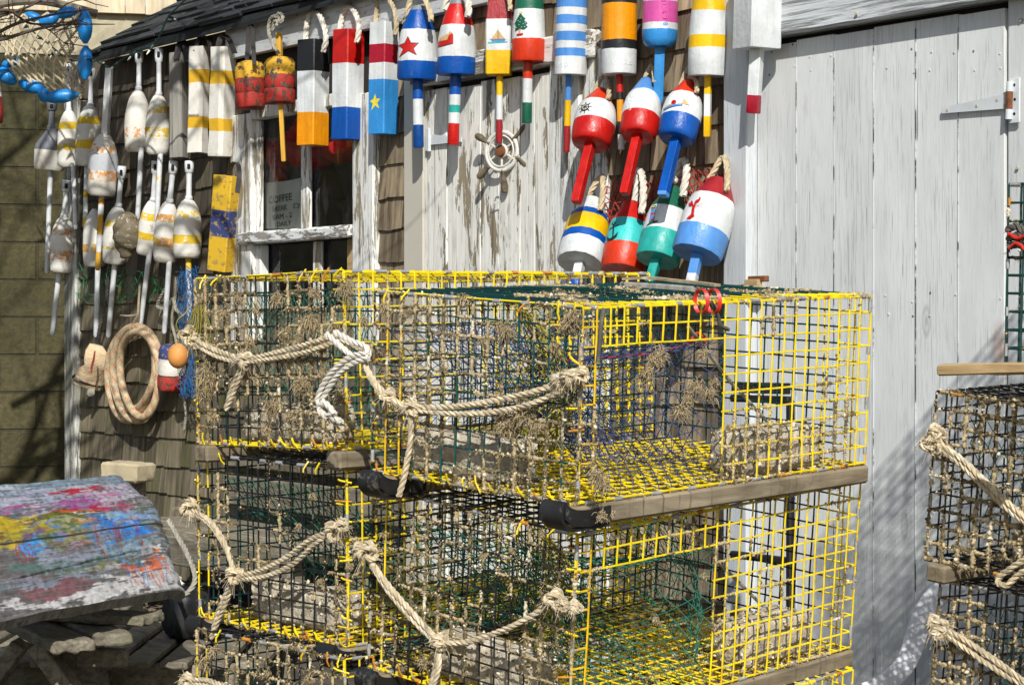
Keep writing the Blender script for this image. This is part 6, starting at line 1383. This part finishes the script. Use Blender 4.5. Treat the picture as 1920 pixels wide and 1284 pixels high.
def board(label, end, d, ln, wd, th, tilt=0.0):
    b_ = end+nrm(d+ZZ*tilt)*ln; m = MB(); ax = nrm(b_-end); s_ = nrm(np.cross(ZZ, ax)); u_ = np.cross(ax, s_)
    m.bbox((end+b_)/2, (ln, wd, th), rot=np.stack([ax, s_, u_], 1), bev=.005, n=(5, 1, 1), jit=.006, seed=random.random()); return tag(m.build('plank', 'old_plank', smooth=50), label, 'plank')
board('weathered plank with a narrow broken end just below the painted table top', AT(288, 1160, 6.05), -RT*.93+FH*.36, .62, .13, .026)
board('sawn plank end below the painted table, left of two side by side', AT(139, 1213, 5.72), -RT*.45+FH*.88, .8, .118, .03)
board('sawn plank end below the painted table, right of two side by side', AT(215, 1199, 5.86), -RT*.45+FH*.88, .8, .105, .03)
trs = thing('trestle', 'rough wooden trestle legs holding the loose planks under the table', 'trestle', AT(120, 1284, 5.8)*np.array([1, 1, 0]))
m = MB(); bar(m, AT(70, 1205, 5.9), AT(170, 1345, 5.9), .045, .10, up_=FW); bar(m, AT(60, 1232, 6.0), AT(240, 1232, 6.0), .05, .05); m.build('leg', 'old_plank', trs); m = MB(); bar(m, AT(40, 1205, 6.3), AT(-60, 1345, 6.3), .045, .10, up_=FW); m.build('leg', 'old_plank', trs)
m = MB(); c = AT(240, 884, 7.3); m.bbox(c, (.15, .12, .065), rot=rotm(np.array([0, .03, .5])), bev=.008, n=(4, 1, 1), jit=.004); sbk = tag(m.build('wood_block', 'stone_block'), 'square tan block lying behind the painted table top', 'block')
m = MB()
for k in range(2): bar(m, AT(225, 905+k*18, 7.35), AT(255, 905+k*18, 7.3), .1, .05)
c0 = AT(240, 900, 7.32); bar(m, [c0[0], c0[1], c0[2]+.0], [c0[0], c0[1], 0], .08, .08, up_=(1, 0, 0)); tag(m.build('post_stump', 'old_plank'), 'old wooden post hidden behind the painted table carrying the tan block', 'post')
# pallet and bench
pl = thing('wooden_pallet', 'dark slatted wooden pallet lying on the ground at the bottom left', 'pallet', AT(260, 1240, 6.9)*np.array([1, 1, 0]))
c0 = np.array([0.15, -2.35, .0]); dx, dy = nrm([.80, -.6, 0]), nrm([.6, .8, 0])
c0 = AT(255, 1215, 7.0); c0[2] = 0
for k in range(-4, 5):
    m = MB(); q = c0+dy*k*.115+np.array([0, 0, .135]); bar(m, q-dx*.62, q+dx*.62, .085, .022); m.build('slat', 'old_plank', pl)
for k in (-.5, 0, .5):
    m = MB(); q = c0+dx*k+np.array([0, 0, .062]); bar(m, q-dy*.5, q+dy*.5, .05, .122); m.build('bearer', 'old_plank', pl)
bn = thing('wooden_bench', 'low grey plank bench against the shed behind the trap piles', 'bench', P(480, 1080, .3)*np.array([1, 1, 0]))
zb = P(340, 985, .35)[2]; xa, xb = P(288, 985, .35)[0], P(640, 985, .35)[0]
for k in range(3):
    m = MB(); bar(m, [xa, -.18-.15*k, zb], [xb, -.18-.15*k, zb], .14, .035); m.build('seat_board', 'old_plank', bn)
m = MB(); bar(m, [xa+.03, -.56, zb-.06], [xb, -.56, zb-.06], .03, .11); m.build('apron', 'old_plank', bn)
for x in (xa+.12, xb-.12):
    for y in (-.2, -.48): m = MB(); bar(m, [x, y, 0], [x, y, zb-.02], .06, .06, up_=(1, 0, 0)); m.build('leg', 'old_plank', bn)
for k in range(2):
    m = MB(); bar(m, [xa+.1, -.06, zb+.13+.16*k], [xb, -.06, zb+.13+.16*k], .025, .12); m.build('back_board', 'old_plank', bn)
# black bag, black frame, plastic chair
m = MB(); c = AT(350, 1150, 6.9); m.bbox(c, (.12, .12, .16), bev=.02, n=(4, 1, 1), jit=.02); m.lumps([c+np.array([-.07, -.03, .10])+np.random.normal(0, .02, 3) for _ in range(24)], np.full(24, .014), [1]*24)
tag(m.build('bin_bag', ['black_oilskin', 'foam_white'], smooth=60), 'crumpled black bag with white flecks on the ground left of the rear pile', 'bag')
fr = thing('black_frame', 'black plastic frame with bars leaning near the plank door behind the front pile', 'frame', P(1425, 1300, .5)*np.array([1, 1, 0]))
fz = [P(1425, y, .5)[2] for y in (748, 830, 1045, 1160)]; fx0, fx1 = P(1372, 760, .5)[0], P(1482, 760, .5)[0]
m = MB()
for z in fz: bar(m, [fx0, -.5, z], [fx1, -.5, z], .02, .020, jit=0)
for x in (fx1,): bar(m, [x, -.5, 0], [x, -.5, fz[0]], .020, .020, up_=(1, 0, 0), jit=0)
for k in range(6): x = fx0+(fx1-fx0)*(k+.5)/6; m.bbox([x, -.5, fz[0]+.03], (.012, .03, .03), bev=.002)
m.build('frame_bars', 'plastic_black', fr)
ch = thing('plastic_chair', 'low white plastic garden chair with a curved arm beside the dark traps', 'chair', AT(1760, 1300, 5.4)*np.array([1, 1, 0]))
def arm(px, dep):
    m = MB(); pts = spline([AT(x, y, dep+dd) for x, y, dd in px], m=12); wd = np.interp(np.linspace(0, 1, len(pts)), [0, .3, .6, 1], [.064, .058, .052, .060])
    vs = []; K = 14
    for i in range(len(pts)):
        tg = nrm(pts[min(i+1, len(pts)-1)]-pts[max(i-1, 0)]); sd_ = nrm(np.cross(tg, FW)); nn_ = nrm(np.cross(sd_, tg))
        for k in range(K): an_ = 2*math.pi*k/K; vs.append(pts[i]+sd_*wd[i]/2*math.copysign(abs(math.cos(an_))**.6, math.cos(an_))+nn_*.011*math.copysign(abs(math.sin(an_))**.7, math.sin(an_)))
    n_ = len(pts); m.add(vs, [(i*K+k, i*K+(k+1) % K, (i+1)*K+(k+1) % K, (i+1)*K+k) for i in range(n_-1) for k in range(K)]+[tuple(range(K)), tuple((n_-1)*K+k for k in range(K))]); m.build('arm', 'plastic_white', ch, smooth=60)
armp = [(1800, 1088, .25), (1752, 1122, .12), (1724, 1172, .05), (1708, 1222, .0), (1688, 1256, -.04), (1655, 1284, -.08), (1615, 1302, -.1), (1580, 1310, -.12)]
arm(armp, 5.42); arm([(x+330, y+10, d-.2) for x, y, d in armp], 5.40)
seatz = AT(1700, 1400, 4.95)[2]; cx0 = AT(1780, 1300, 5.4)
m = MB(); m.bbox([cx0[0]+.15, cx0[1]-.06, .18], (.42, .40, .02), rot=rotm(np.array([0, 0, .4])), bev=.008); m.build('seat', 'plastic_white', ch)
for sx in (-.2, .2):
    for sy in (-.18, .18): m = MB(); q = np.array([cx0[0]+.15+sx*.9, cx0[1]-.06+sy*.9, 0]); m.tube([q+np.array([sx*.2, sy*.2, 0]), q+np.array([0, 0, .18])], [.016, .022], 8); m.build('leg', 'plastic_white', ch)
m = MB(); q = np.array([cx0[0]+.38, cx0[1]+.10, .18]); m.bbox(q+np.array([0, 0, .2]), (.30, .02, .38), rot=rotm(np.array([-.2, 0, .4])), bev=.008); m.build('backrest', 'plastic_white', ch)
pp = thing('wooden_pallet', 'short timber pallet under the dark trap pile', 'pallet', (3.1, -.5, 0))
for k in range(4):
    m = MB(); bar(m, [2.87+.17*k, -.88, .075], [2.80+.17*k, -.20, .075], .09, .15); m.build('bearer', 'old_plank', pp)
